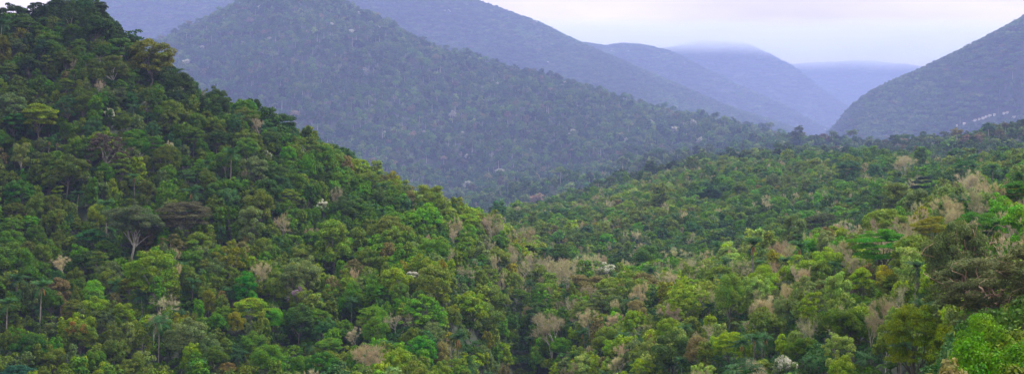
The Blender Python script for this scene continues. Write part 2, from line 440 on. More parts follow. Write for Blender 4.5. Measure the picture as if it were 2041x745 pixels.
def make_palm(seed, H=11.0, nf=16, L=3.3, leaflets=15, wide=.16):
    r = np.random.default_rng(seed)
    lean = r.normal(size=2) * .9
    t = np.linspace(0, 1, 9)[:, None]
    pts = np.concatenate([lean[0] * t**2, lean[1] * t**2, -1.0 + (H + 1.0) * t], 1)
    trunk = tube(pts, .19 - .07 * t[:, 0], 7)
    top = pts[-1]; parts = []
    for i in range(nf):
        ph = i * 2.39996 + r.normal() * .2; el = math.radians(r.uniform(-25, 80) if i > 4 else r.uniform(50, 85)); Lf = L * r.uniform(.85, 1.15)
        n = 11; s = np.linspace(0, 1, n)
        ang = el - s * math.radians(95) * r.uniform(.75, 1.1)
        dl = Lf / (n - 1)
        hx = np.concatenate([[0], np.cumsum(np.cos(ang[:-1]) * dl)]); hz = np.concatenate([[0], np.cumsum(np.sin(ang[:-1]) * dl)])
        h = np.array([math.cos(ph), math.sin(ph), 0]); sd = np.array([-h[1], h[0], 0])
        rach = top + hx[:, None] * h + hz[:, None] * np.array([0, 0, 1.0])
        parts.append(tube(rach, np.linspace(.05, .012, n), 3))
        ss = np.linspace(.12, 1, leaflets)
        base = np.stack([np.interp(ss, s, rach[:, q]) for q in range(3)], 1)
        tang = unit(np.stack([np.interp(ss, s, np.gradient(rach[:, q])) for q in range(3)], 1))
        ln = (.95 * np.sin(np.clip(ss, .1, .97) * math.pi) ** .6 + .15)[:, None] * L / 3.3
        for sg in (-1, 1):
            dr = unit(sd * sg + tang * .5 + np.array([0, 0, -.45]) + r.normal(size=(leaflets, 3)) * .12)
            tip = base + dr * ln; wv = tang * wide
            V = np.stack([base - wv * .5, base + wv * .5, tip + wv * .15, tip - wv * .15], 1).reshape(-1, 3)
            parts.append((V, np.arange(leaflets * 4).reshape(-1, 4)))
    dry = []
    for i in range(5):
        ph = r.uniform(0, 6.283); h = np.array([math.cos(ph), math.sin(ph), 0])
        s = np.linspace(0, 1, 6)[:, None]
        dry.append(tube(top + h * (.75 * s ** .6) + np.array([0, 0, -1.0]) * (2.0 * s ** 1.4) + [0, 0, -.2], np.array([.05, .12, .17, .16, .1, .03]), 4))
    return dict(crown=cat(parts), trunk=trunk, dry=cat(dry), R=L * .88, hc=H + .1, top=H + 1.6)

def make_eucalyptus(seed, H=24., R=8., leaves=42000):
    """tall tree with bare twisting reddish limbs and thin hanging foliage"""
    r = np.random.default_rng(seed)
    tr = []; cl = []
    top = np.array([.6, .2, H * .46])
    tr.append(limb(r, (0, 0, -2), top, .34, .26, 7, .03, 8))
    for i in range(120):
        zz = r.uniform(-.85, 1); q = math.sqrt(max(.05, 1 - zz * zz)) * r.uniform(.7, 1.06); ph = i * 2.39996
        cl.append((np.array([R * .86 * q * math.cos(ph), R * .86 * q * math.sin(ph), H * .70 + H * .25 * zz]), r.uniform(.7, 1.35)))
    for i in range(20):
        c = cl[int(r.integers(0, len(cl)))][0]; st = top + np.array([0, 0, r.uniform(-2, 4)])
        mid = st + (c - st) * .55 + r.normal(size=3) * .6
        tr.append(limb(r, st, mid, .15, .095, 8, .16, 6))
        for j in range(4):
            e = mid + (c - mid) * r.uniform(.7, 1.25) + r.normal(size=3) * 1.5
            tr.append(limb(r, mid, e, .075, .03, 7, .16, 5))
            e2 = e + r.normal(size=3) * 1.2; tr.append(limb(r, e, e2, .03, .012, 4, .1, 4))
    n = leaves // len(cl)
    parts = [clump(r, c, np.array([a, a, a * .8]), n, .30, .42, -.6, .25, .45, .7) for c, a in cl]
    crown = cat(parts)
    return dict(crown=crown, trunk=cat(tr), R=R, hc=H * .70, top=float(crown[0][:, 2].max()))

SHAPES = ['dome', 'cauliflower', 'umbrella', 'tiers', 'tall', 'ragged', 'airy', 'lobed']
HI = {}
for s_i, s in enumerate(SHAPES):
    for v in range(3):
        HI[(s, v)] = make_tree(s, 100 + s_i * 10 + v, 12500 if s != 'airy' else 9500, .35)
for v in range(3): HI[('bush', v)] = make_tree('bush', 300 + v, 5200, .30, branches=12)
XHI = {(s, v): make_tree(s, 500 + i * 10 + v, 34000, .21, branches=14) for i, s in enumerate(('dome', 'lobed', 'umbrella', 'ragged', 'cauliflower')) for v in range(2)}
BARE = [make_bare(700 + v, (2600, 1500, 3000, 1100, 2200)[v], .036, (1.0, 1.25, .8, 1.1, .95)[v]) for v in range(5)]
DEAD = [make_bare(760 + v, 120, .04, .8) for v in range(2)]
PALM = [make_palm(800 + v, (10.0, 12.5, 8.0, 11.0)[v], 19, (3.7, 3.5, 4.0, 3.4)[v]) for v in range(4)]
EUC = [make_eucalyptus(900 + v, (20., 19., 16.)[v], (6.8, 6.2, 5.0)[v]) for v in range(3)]

def model_meshes(tag, m, leafmat, barkmat):
    if 'me' not in m:
        m['me'] = {}
    key = (leafmat.name, barkmat.name)
    if key not in m['me']:
        m['me'][key] = (mesh_np(tag + '_crown', *m['crown'], [leafmat]), mesh_np(tag + '_trunk', *m['trunk'], [barkmat], smooth=True))
    return m['me'][key]

def flowered_mesh(m, blossom, frac, seed, key):
    """crown with blossom sprays over its upper side"""
    if 'fl' not in m: m['fl'] = {}
    if key in m['fl']: return m['fl'][key]
    r = np.random.default_rng(seed)
    V, F = m['crown']; n = len(F)
    cz = V[F].mean(1); hz = (cz[:, 2] - m['hc']) / m['R']
    patch = vnoise(cz[:, 0] * .55 + seed, cz[:, 1] * .55 + cz[:, 2] * .3)
    p = np.clip(hz * 1.1 + .55, 0, 1) * (patch > 1 - frac) 
    mi = (r.uniform(size=n) < p * .92).astype(int)
    m['fl'][key] = mesh_np('flowering_crown', V, F, [LEAF, blossom], mi)
    return m['fl'][key]

# ------------------------------------------------------------------ named trees of the photograph
T = dict(darkgreen=(.047, .098, .018), green=(.086, .176, .022), olive=(.118, .172, .028), yellowgreen=(.170, .255, .026), lime=(.118, .285, .016), brightgreen=(.088, .222, .018),
         greygreen=(.122, .175, .060), brown=(.158, .146, .058), tan=(.235, .180, .125), gold=(.180, .190, .022), grey=(.20, .165, .135), palegreen=(.180, .250, .065), bluegreen=(.050, .125, .040))
T = {k: (v[0] * 1.03, v[1] * .985, v[2] * .96) for k, v in T.items()}
# kind, shape, photo column, photo row of the crown's middle, crown width in photo pixels, tint, label, short name for neighbours
H = []
def hero(kind, shape, uu, yy, w, tint, label, short, Y=None, v=None, **kw): H.append(dict(kind=kind, shape=shape, u=uu, y=yy, w=w, tint=T[tint] if isinstance(tint, str) else tint, label=label, short=short, Y=Y, v=v, **kw))
B = 'broadleaf_tree'
hero(B, 'umbrella', 1757, 482, 112, (.066, .215, .010), 'vivid green flat-topped tree, brightest on the right slope', 'vivid green flat-topped tree', hi=1)
hero(B, 'umbrella', 1952, 445, 100, (.055, .165, .012), 'deep bright-green layered tree just above the tall eucalyptus', 'layered green tree above the eucalyptus', hi=1)
hero(B, 'umbrella', 1860, 452, 88, 'gold', 'golden olive flat-topped tree with pale forked trunk, right slope', 'golden flat-topped tree', hi=1, bark='pale')
hero('flowering_tree', 'ragged', 1772, 556, 66, 'olive', 'tree with bright yellow blossom patches on the right slope', 'yellow-blossomed tree', blossom='yellow')
hero(B, 'lobed', 1690, 645, 100, (.075, .125, .014), 'broad yellow-green lobed tree low on the right slope', 'broad lobed yellow-green tree', hi=1)
hero(B, 'lobed', 850, 432, 72, 'lime', 'tall lime-green tree with pale trunks high on the left hill', 'lime tree with pale trunks', bark='pale')
hero(B, 'cauliflower', 838, 690, 60, (.060, .215, .008), 'vivid lime round-crowned tree at the bottom of the left hill', 'vivid lime round tree')
hero(B, 'tall', 490, 568, 44, (.045, .185, .015), 'narrow vivid green tree beside a tall palm, left hill', 'narrow vivid green tree')
hero(B, 'dome', 782, 522, 36, 'lime', 'small lime-green domed tree in the middle of the left hill', 'small lime domed tree')
hero(B, 'umbrella', 28, 238, 62, (.030, .095, .012), 'bright green flat-crowned tree near the left frame edge', 'bright flat tree at left edge')
hero(B, 'cauliflower', 38, 380, 60, (.036, .105, .010), 'bright green dome at the left frame edge, mid height', 'bright dome at left edge')
hero(B, 'umbrella', 2030, 376, 66, (.050, .150, .012), 'bright green layered tree at the right frame edge', 'bright layered tree at right edge')
hero(B, 'umbrella', 1925, 330, 52, (.040, .125, .018), 'flat green tree beyond the grey bare trees, right slope', 'flat green tree beyond bare trees')
hero(B, 'lobed', 938, 606, 88, 'yellowgreen', 'pale yellow-green billowing tree left of the stream gully', 'yellow-green billowing tree')
hero(B, 'dome', 968, 632, 66, (.115, .165, .030), 'yellow-green tree just below the billowing one, by the gully', 'yellow-green tree by the gully')
hero(B, 'dome', 1120, 688, 42, 'lime', 'small vivid lime tree just right of the stream gully', 'small lime tree by the gully')
hero(B, 'cauliflower', 300, 108, 108, (.120, .130, .018), 'large yellow-olive dome on the left hill crest', 'large yellow-olive dome')
hero(B, 'umbrella', 368, 420, 104, (.078, .074, .038), 'wide brownish flat-topped tree mid left hill', 'wide brownish flat-topped tree', hi=1)
hero(B, 'lobed', 262, 442, 112, (.070, .092, .040), 'large grey-green tree of three lobes, mid left hill', 'large grey-green lobed tree', hi=1, bark='pale')
hero(B, 'tiers', 1840, 375, 58, (.014, .034, .016), 'very dark layered tree standing out on the right hillside', 'very dark layered tree')
hero(B, 'umbrella', 500, 608, 66, 'yellowgreen', 'yellow-green umbrella tree showing pale branches, lower left hill', 'yellow-green umbrella tree', bark='pale')
hero('flowering_tree', 'dome', 603, 590, 58, 'olive', 'tree with lilac-pink blossom on the lower left hill', 'lilac-blossomed tree', blossom='purple')
hero('flowering_tree', 'umbrella', 826, 548, 40, (.16, .17, .11), 'white-crowned tree with pale stem in the left hill middle', 'white-crowned tree', blossom='white', bark='pale')
hero('flowering_tree', 'ragged', 822, 404, 28, 'greygreen', 'small white-blossomed tree just above the lime tree with pale trunks', 'small white-blossomed tree', blossom='white')
hero('flowering_tree', 'tall', 216, 232, 26, 'darkgreen', 'slender white-blossomed tree high on the dark left hill', 'slender white-blossomed tree', blossom='white')
hero('flowering_tree', 'ragged', 531, 308, 26, 'greygreen', 'pinkish-white blossomed tree near the left hill crest', 'pinkish-white blossomed tree', blossom='white')
hero('flowering_tree', 'ragged', 1212, 540, 46, 'greygreen', 'low white-leaved tree right of the upper gully', 'low white-leaved tree', blossom='white')
hero('flowering_tree', 'lobed', 1562, 728, 54, 'greygreen', 'silvery white-leaved tree at the bottom edge, right of the palms', 'silvery white-leaved tree', blossom='white')
hero('flowering_tree', 'dome', 640, 408, 34, 'green', 'white-flecked dark tree in the upper middle of the left hill', 'white-flecked dark tree', blossom='white')
hero('flowering_tree', 'umbrella', 170, 352, 30, 'darkgreen', 'white-dotted flat tree on the dark left slope', 'white-dotted flat tree', blossom='white')
hero('flowering_tree', 'dome', 1702, 578, 40, 'brown', 'dull purple-blossomed tree above the broad lobed tree', 'dull purple tree', blossom='purple')
hero('flowering_tree', 'lobed', 160, 662, 72, 'olive', 'tree with orange-brown leaf patches at lower left', 'orange-patched tree', blossom='orange')
hero(B, 'dome', 452, 732, 32, (.20, .15, .055), 'small tan dome at the bottom edge of the left hill', 'small tan dome')
hero(B, 'airy', 212, 290, 72, (.070, .056, .042), 'purplish-brown thin-leaved tree on the upper left hill', 'purplish-brown thin tree')
hero(B, 'umbrella', 36, 742, 70, (.022, .075, .045), 'blue-green feathery tree at the bottom left corner', 'blue-green feathery tree')
hero(B, 'dome', 60, 690, 66, (.034, .088, .012), 'glossy mid-green dome above the bottom left corner', 'glossy dome at lower left')
hero(B, 'umbrella', 185, 468, 60, (.028, .090, .022), 'bright flat layered tree left of the large grey-green lobed tree', 'bright flat layered tree')
hero(B, 'dome', 490, 482, 30, (.120, .110, .022), 'small golden-brown dome on the left hill', 'small golden-brown dome')
hero(B, 'umbrella', 1640, 438, 70, (.060, .075, .024), 'olive flat tree on the brow of the right slope', 'olive flat tree on the brow')
hero(B, 'umbrella', 1690, 330, 60, (.035, .095, .025), 'flat mid-green tree on the hazy spur right', 'flat green tree on the spur')
hero(B, 'dome', 1415, 385, 44, (.022, .055, .025), 'dark rounded tree in the hazy spur middle', 'dark rounded spur tree')
hero(B, 'lobed', 1595, 690, 60, (.085, .145, .014), 'yellow-green glossy tree at lower right of the palms', 'yellow-green glossy tree')
hero(B, 'cauliflower', 645, 728, 70, (.040, .130, .010), 'bright green dome at the bottom edge, left hill foot', 'bright dome at the hill foot')
hero(B, 'dome', 1340, 690, 80, (.062, .105, .022), 'large soft green dome right of the valley, near the bottom', 'large soft green dome')
hero(B, 'umbrella', 1825, 655, 120, (.125, .175, .014), 'big yellow-green tree under the eucalyptus, lower right', 'big yellow-green tree', Y=165, hi=2, v=0)
hero('bush', 'bush', 1955, 744, 170, (.080, .215, .010), 'vivid lime bush at the bottom right corner', 'vivid lime bush', Y=95, hi=1)
hero('bush', 'bush', 2048, 735, 150, (.075, .190, .012), 'second lime bush cut by the bottom right frame corner', 'lime bush at the frame corner', Y=90, hi=1)
hero(B, 'cauliflower', 1858, 732, 62, (.075, .108, .056), 'dull grey-green small tree left of the lime bush', 'dull grey-green small tree')
hero('eucalyptus_tree', 'e0', 1968, 570, 226, (.105, .122, .050), 'tall dark eucalyptus with peeling reddish limbs, lower right', 'tall dark eucalyptus', Y=165)
hero('eucalyptus_tree', 'e1', 2068, 540, 190, (.105, .120, .048), 'eucalyptus with bare orange limbs cut by the right frame edge', 'eucalyptus at the frame edge', Y=148)
hero('eucalyptus_tree', 'e2', 1908, 515, 128, (.10, .13, .045), 'slimmer eucalyptus in front of the golden tree', 'slimmer eucalyptus', Y=205)
bt = [(745, 706, 90, 'wide leafless grey tree at the foot of the left hill', 'wide leafless grey tree'),
      (790, 636, 58, 'pinkish bare tree above the vivid lime round tree', 'pinkish bare tree'),
      (712, 664, 44, 'small bare tree left of the pinkish bare tree', 'small bare tree'),
      (1480, 535, 66, 'bare tan tree with upright trunk on the right slope', 'upright bare tan tree'),
      (1512, 598, 76, 'bare tree with long leaning white trunk, right slope', 'bare tree with leaning white trunk'),
      (1100, 645, 84, 'broad bare pinkish-grey tree right of the gully', 'broad bare tree by the gully'),
      (1264, 466, 40, 'bare pale tree on the lower hazy spur', 'bare pale tree on the spur'),
      (1350, 622, 60, 'bare tan tree above the large soft green dome', 'bare tree above the soft dome'),
      (1408, 662, 66, 'twiggy grey tree left of the palm clump', 'twiggy grey tree'),
      (1918, 362, 84, 'large bare grey tree high on the right slope', 'large bare grey tree'),
      (1802, 322, 58, 'reddish-stemmed bare tree on the hazy spur', 'reddish-stemmed bare tree'),
      (925, 538, 52, 'pinkish leafless tree on the left hill flank', 'pinkish leafless tree on the flank'),
      (1232, 636, 46, 'bare tan tree in the valley, left of centre clearing', 'bare tan valley tree'),
      (1288, 656, 46, 'bare grey-tan tree in the valley beside the soft green dome', 'bare grey-tan valley tree'),
      (906, 468, 40, 'thin grey leafless tree on the upper left flank', 'thin grey leafless tree'),
      (616, 462, 34, 'rusty leafless tree in the left hill middle', 'rusty leafless tree'),
      (332, 600, 60, 'tangled bare tree right of the twin-stemmed palm', 'tangled bare tree'),
      (130, 520, 48, 'sparse brown tree on the lower left slope', 'sparse brown tree'),
      (1560, 560, 50, 'faded bare tree upper middle of the right slope', 'faded bare tree'),
      (1690, 455, 56, 'bare tan tree left of the vivid green flat-topped tree', 'bare tan tree by the vivid tree'),
      (1810, 440, 46, 'bare tree between the vivid green and golden trees', 'bare tree between vivid and golden'),
      (1960, 415, 54, 'purplish bare tree above the layered green tree', 'purplish bare tree'),
      (1240, 720, 50, 'bare tan tree at the bottom edge of the valley', 'bare tan tree at the bottom edge'),
      (1120, 610, 44, 'greyish leafless tree above the broad bare one', 'greyish leafless tree'),
      (1450, 620, 50, 'tan leafless tree left of the leaning white trunk', 'tan leafless tree'),
      (1180, 580, 40, 'bare dusky tree in the valley middle', 'bare dusky tree')]
for n_, (a, b, w, lab, sh) in enumerate(bt):
    r_ = np.random.default_rng(60 + n_)
    c_ = np.array([.41, .345, .255]) * r_.uniform(.75, 1.15) * np.array([1, r_.uniform(.92, 1.06), r_.uniform(.9, 1.1)])
    hero('bare_tree', 'bare', a, b, w, tuple(c_), lab, sh, v=n_ % 5, lean=.35 if 'leaning' in lab else 0)
hero('bare_tree', 'dead', 401, 172, 22, (.4, .36, .31), 'dead white forked trunk on the left hill crest', 'dead white forked trunk', v=0)
hero('bare_tree', 'dead', 458, 176, 16, (.4, .36, .31), 'slim dead tree right of the white forked trunk', 'slim dead tree', v=1)
hero('bare_tree', 'dead', 358, 722, 34, (.4, .36, .31), 'leaning dead bleached trunk at the bottom left', 'leaning bleached trunk', v=1, lean=.6)
hero('bare_tree', 'dead', 652, 522, 26, (.4, .36, .31), 'bleached standing dead trunk in the left hill middle', 'bleached standing trunk', v=0)
pt = [(382, 563, 36, 'upright palm in the clear, lower left hill, beside the narrow vivid green tree', 'upright palm in the clear', 0, 0),
      (12, 606, 42, 'tall slim palm at the left frame edge', 'tall slim palm at left edge', 1, 0),
      (316, 640, 52, 'broad drooping palm with brown dead fronds, lower left', 'broad drooping palm', 3, 1),
      (284, 588, 44, 'short palm up and left of the upright palm', 'short palm', 2, 0),
      (96, 276, 24, 'left palm of a slender pair high on the left hill', 'left palm of the high pair', 1, 1),
      (112, 280, 22, 'right palm of a slender pair high on the left hill', 'right palm of the high pair', 1, 1),
      (153, 384, 26, 'slender palm near the bright dome, dark left slope', 'slender palm on the dark slope', 1, 0),
      (268, 350, 28, 'palm with orange dead fronds, dark upper left slope', 'palm with orange fronds', 1, 1),
      (306, 318, 24, 'small palm below the purplish-brown thin tree', 'small palm', 0, 0),
      (1822, 532, 46, 'tall palm with pale straight trunk, right slope', 'tall pale-trunked palm', 1, 0),
      (1838, 612, 56, 'drooping palm beside the big yellow-green tree', 'drooping palm', 2, 0),
      (1478, 682, 42, 'leftmost palm of the valley clump at lower right', 'leftmost clump palm', 3, 1),
      (1500, 676, 44, 'middle palm of the valley clump at lower right', 'middle clump palm', 1, 1),
      (1524, 674, 42, 'rightmost tall palm of the valley clump', 'rightmost clump palm', 0, 1),
      (1562, 640, 40, 'palm above and right of the valley palm clump', 'palm above the clump', 2, 0),
      (1166, 662, 32, 'small palm with orange dead fronds by the small lime tree', 'small orange-fronded palm', 0, 1),
      (940, 684, 28, 'palm with orange dead fronds left of the gully', 'orange-fronded palm left of gully', 2, 1),
      (1328, 728, 40, 'left palm of two at the valley bottom edge', 'left bottom-edge palm', 2, 1),
      (1356, 722, 38, 'right palm of two at the valley bottom edge', 'right bottom-edge palm', 0, 0),
      (1412, 612, 36, 'palm left of the bare tree with leaning white trunk', 'palm by the leaning trunk', 0, 0),
      (472, 706, 44, 'wide palm near the bottom edge, above the small tan dome', 'wide palm above the tan dome', 2, 0),
      (232, 566, 34, 'palm left of the short palm, lower left hill', 'palm left of the short palm', 0, 0),
      (80, 616, 34, 'squat palm in from the left frame edge', 'squat palm', 2, 0),
      (1232, 461, 20, 'lone far palm with orange fronds on the hazy spur', 'lone far orange palm', 1, 1),
      (1376, 352, 16, 'tiny orange-tipped palm in the spur middle', 'tiny orange-tipped palm', 1, 1),
      (1620, 720, 44, 'palm at the bottom edge right of the silvery tree', 'palm right of the silvery tree', 2, 0),
      (1720, 716, 50, 'broad palm at the bottom edge under the lobed tree', 'broad bottom-edge palm', 2, 0),
      (1795, 690, 46, 'palm left of the dull grey-green small tree', 'palm left of the dull tree', 3, 0),
      (1440, 716, 40, 'low palm left of the valley clump', 'low palm left of the clump', 2, 0),
      (700, 600, 34, 'palm above the small bare tree, left hill', 'palm above the small bare tree', 0, 0),
      (560, 650, 34, 'palm below the lilac-blossomed tree', 'palm below the lilac tree', 2, 0),
      (1300, 590, 30, 'small palm in the valley above the bare trees', 'small valley palm', 0, 0),
      (1660, 530, 34, 'palm below the bare tan tree by the vivid tree', 'palm below the tan tree', 0, 0),
      (2000, 345, 30, 'palm high at the right edge above the bright layered tree', 'palm high at the right edge', 0, 0),
      (620, 690, 34, 'palm above the bright dome at the hill foot', 'palm above the foot dome', 2, 0)]
for a, b, w, lab, sh, v, dry in pt:
    r_ = np.random.default_rng(int(a * 7 + b))
    c_ = np.array([.034, .082, .026]) * r_.uniform(.8, 1.35)
    hero('palm_tree', 'palm', a, b, w, tuple(c_), lab, sh, v=v, dry=dry)

def hero_model(h):
    s = h['shape']; r_ = np.random.default_rng(int(h['u'] * 13 + h['y']))
    v = h['v']
    if s == 'bare': return BARE[v]
    if s == 'dead': return DEAD[v]
    if s == 'palm': return PALM[v]
    if s[0] == 'e' and s[1:].isdigit(): return EUC[int(s[1])]
    if v is None: v = int(r_.integers(0, 3))
    if h.get('hi') and (s, v % 2) in XHI: return XHI[(s, v % 2)]
    return HI[(s, v)]

ysc = Yg[(Yg > 60) & (Yg < 1600)]
ysc = np.interp(np.linspace(0, len(ysc) - 1, len(ysc) * 4), np.arange(len(ysc)), ysc)
placed = []           # every tree: x, y, z, scale, R, hc, kind ...
for h in H:
    m = hero_model(h)
    def tall(s): return s if s < 1.0 or h['shape'] in ('palm', 'dead') else 1.0 + .45 * (s - 1.0)
    tall = np.vectorize(tall, otypes=[float])
    def resid(Y):
        s = h['w'] * Y / FPX / (2 * m['R'])
        x = Y * (h['u'] - U0) / FPX
        return py(gz(x, Y) + m['hc'] * tall(s), Y) - h['y']
    if h['Y']: Y = float(h['Y'])
    else:
        rr = resid(ysc); sg = np.where((rr[:-1] > 0) & (rr[1:] <= 0))[0]
        Y = float(ysc[sg[0]]) if len(sg) else float(ysc[np.argmin(np.abs(rr))])
    s = h['w'] * Y / FPX / (2 * m['R'])
    x = Y * (h['u'] - U0) / FPX
    z = float(gz(x, Y))
    want = (Y0H - h['y']) / FPX * Y                       # height of the crown's middle above the camera's level
    sz = float(tall(s))
    hh = (want - z) / m['hc']
    if not h['Y'] and not len(sg) and hh > sz: sz = float(min(hh, sz * 1.7))
    if h['Y'] and hh > 0: sz = float(np.clip(hh, s * .6, s * (1.3 if h['shape'][0] == 'e' else 1.8))); print(h['short'], round(s, 2), round(hh, 2))
    h.update(m=m, x=x, Yp=Y, z=z, s=s, sz=sz)
    h['yp'] = float(py(z + m['hc'] * sz, Y))

# ------------------------------------------------------------------ the rest of the forest
def darts(x_of, Y_lo, Y_hi, u_lo, u_hi, n, size, seed, pack=.37):
    """scatter trees over the ground between two depths so that crowns keep apart"""
    r = np.random.default_rng(seed)
    Y = np.sqrt(r.uniform(Y_lo**2, Y_hi**2, n)); uu = r.uniform(u_lo, u_hi, n)
    x = Y * (uu - U0) / FPX
    D = size(r, n, x, Y)
    cell = 8.0; grid = {}; keep = []
    for i in range(n):
        a, b, d = x[i], Y[i], D[i]
        ci, cj = int(a // cell), int(b // cell); ok = True
        for p in range(ci - 1, ci + 2):
            for q in range(cj - 1, cj + 2):
                for (a2, b2, d2) in grid.get((p, q), ()):
                    if (a - a2)**2 + (b - b2)**2 < (pack * (d + d2))**2: ok = False; break
                if not ok: break
            if not ok: break
        if ok:
            grid.setdefault((ci, cj), []).append((a, b, d)); keep.append(i)
    return x[keep], Y[keep], D[keep]

def near_size(r, n, x, Y):
    base = r.lognormal(math.log(5.5), .42, n)
    return np.clip(base, 3.2, 12.5)
def near_frame(x, Y):       # what the camera or a step beside it can see
    uu = pu(x, Y); m = 28000 / Y
    return (uu > -140 - m) & (uu < 2180 + m)
fx, fY, fD = darts(None, 85, 1420, -480, 2520, 230000, near_size, 11, .335)
fz = gz(fx, fY)
k = ~hidden_by_hill(fx, fY, fz + 13, 30) & near_frame(fx, fY)
# frame margin and the stream's bed
k &= (py(fz + 14, fY) < H_PX + 60)
k &= ~(np.abs(fx - fY * (cv(STREAM_U, fY) - U0) / FPX) < (3.2 + .47 * fD) * np.clip((500 - fY) / 100, 0, 1))
fx, fY, fD, fz = fx[k], fY[k], fD[k], fz[k]
r = np.random.default_rng(21)
n = len(fx)
fu = pu(fx, fY)
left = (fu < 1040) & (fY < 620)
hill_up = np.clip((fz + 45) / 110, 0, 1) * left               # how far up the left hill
# tree kinds and tints by zone, the left hill's shade put into its tints
names = ['darkgreen', 'bluegreen', 'green', 'brightgreen', 'lime', 'olive', 'greygreen', 'brown', 'gold', 'yellowgreen', 'palegreen', 'tan']
P_up = np.array([.36, .12, .30, .03, .0, .12, .045, .015, .005, .01, .0, .00])
P_low = np.array([.11, .03, .29, .07, .012, .30, .07, .025, .015, .07, .015, .00])
P_val = np.array([.05, .01, .17, .05, .012, .34, .10, .055, .03, .15, .05, .00])
P_spur = np.array([.16, .06, .27, .04, .01, .25, .12, .03, .01, .04, .02, .00])
wz = np.zeros((n, 12))
cu = np.cumsum
isv = np.clip((fu - 850) / 250, 0, 1) * (fY < 620)
spur = (fY >= 620) | ((fu > 1040) & (fY > 540))
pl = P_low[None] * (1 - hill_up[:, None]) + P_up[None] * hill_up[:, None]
pz = pl * (1 - isv[:, None]) + P_val[None] * isv[:, None]
pz[spur] = P_spur
pz /= pz.sum(1, keepdims=True)
# neighbouring trees tend to be alike: half of the draw follows a slow noise
mixv = r.uniform(size=n) + 1.6 * fbm(fx / 45 + 3, fY / 45 + 8, 2)
dr = np.argsort(np.argsort(mixv)) / n
ci = (cu(pz, 1) < dr[:, None]).sum(1).clip(0, 11)
ci = np.where((ci == 4) & (fD > 7), 2, ci)
tint = np.array([T[q] for q in names])[ci] * r.uniform(.78, 1.22, (n, 1)) * r.uniform(.93, 1.07, (n, 3)) * ((1 - .48 * hill_up) * np.where(left, .70 + .45 * np.clip(fu / 900, 0, 1), np.where(fY < 620, 1.18, 1.05)))[:, None]  # shade of the left hill put into leaf colour, deeper uphill and leftward
si = r.choice(8, n, p=[.24, .15, .09, .04, .08, .17, .10, .13])
vi = r.integers(0, 3, n)
grove = np.clip(fbm(fx / 42 + 40, fY / 42 + 11, 2) * 5.5 + .25, 0, 1)
bare_p = np.where(spur, .05, np.where(isv > .5, (.10 + .46 * grove), np.where(left, .010, .03) + .004))
palm_p = np.where(spur, .10, np.where(isv > .5, .07, .045))
bare_p = np.where(fY < 215, 0, bare_p)
q = r.uniform(size=n)
kind = np.where(q < bare_p, 1, np.where(q < bare_p + palm_p, 2, 0))
bt_c = np.array([.41, .345, .245]) * r.uniform(.7, 1.15, (n, 1)) * r.uniform(.92, 1.08, (n, 3))
tint = np.where((kind == 1)[:, None], bt_c, tint)
tint = np.where((kind == 2)[:, None], np.array([.034, .082, .026]) * r.uniform(.8, 1.4, (n, 1)), tint)
def fill_model(i):
    return HI[(SHAPES[si[i]], vi[i])] if kind[i] == 0 else (BARE[(si[i] + vi[i]) % 5] if kind[i] == 1 else PALM[(si[i] + vi[i]) % 4])
fR = np.array([fill_model(i)['R'] for i in range(n)]); fhc = np.array([fill_model(i)['hc'] for i in range(n)])
fs = fD / (2 * fR)
fs = np.where(kind == 2, np.clip(fs, .75, 1.15) * .95, fs)
fsz = np.where(kind == 2, fs, .55 * fs + .40) * r.uniform(.85, 1.13, n)
fsz = np.where((r.uniform(size=n) < .03) & (kind == 0), fsz * 1.3, fsz)      # a few emergents
fyp = py(fz + fhc * fsz, fY); frp = fR * fs * FPX / fY
# keep the view to the trees named above free
ok = np.ones(n, bool)
for h in H:
    hr = h['w'] * .5
    dxy = np.hypot(fx - h['x'], fY - h['Yp'])
    ok &= ~(dxy < .75 * (h['w'] * h['Yp'] / FPX * .5))
    inf = (fY < h['Yp'] + 1.0)
    if h['kind'] == 'palm_tree' or h['shape'] == 'dead':
        low = 1.6 * hr if h['kind'] == 'palm_tree' else 1.3 * hr
        hit = (np.abs(fu - h['u']) < .75 * hr + .55 * frp) & (fyp - frp * .75 < h['yp'] + low * .8) & (fyp + frp * .8 > h['yp'] - hr * .6)
    else:
        hit = np.hypot(fu - h['u'], (fyp - h['yp']) * 1.25) < .62 * hr + .72 * frp
    ok &= ~(inf & hit)
print('fill trees', n, '->', ok.sum())
sel = np.where(ok)[0]

# what shows of each tree: paint crowns as discs from far to near
Wc, Hc = 1021, 373
buf = np.full((Hc, Wc), -1, np.int32)
ents = [(fY[i], fu[i] / 2, fyp[i] / 2, frp[i] / 2 * .92, frp[i] / 2 * .75, int(i)) for i in sel] + \
       [(h['Yp'], h['u'] / 2, h['yp'] / 2, h['w'] / 4, h['w'] / 4 * .8, -10 - j) for j, h in enumerate(H)]
ents.sort(key=lambda e: -e[0])
lut = {}
for t_, (Yd, a, b, ra, rb, idn) in enumerate(ents):
    x0, x1 = int(max(0, a - ra)), int(min(Wc - 1, a + ra)); y0, y1 = int(max(0, b - rb)), int(min(Hc - 1, b + rb))
    lut[t_] = idn
    if x1 < x0 or y1 < y0: continue
    gx = np.arange(x0, x1 + 1)[None, :]; gy = np.arange(y0, y1 + 1)[:, None]
    msk = ((gx - a) / ra)**2 + ((gy - b) / rb)**2 <= 1
    buf[y0:y1 + 1, x0:x1 + 1][msk] = t_
cnt = np.bincount(buf[buf >= 0], minlength=len(ents))
vis = {lut[t_]: int(cnt[t_]) for t_ in range(len(ents))}
ii, jj = np.nonzero(buf >= 0)
sumx = np.bincount(buf[ii, jj], weights=jj, minlength=len(ents)); sumy = np.bincount(buf[ii, jj], weights=ii, minlength=len(ents))
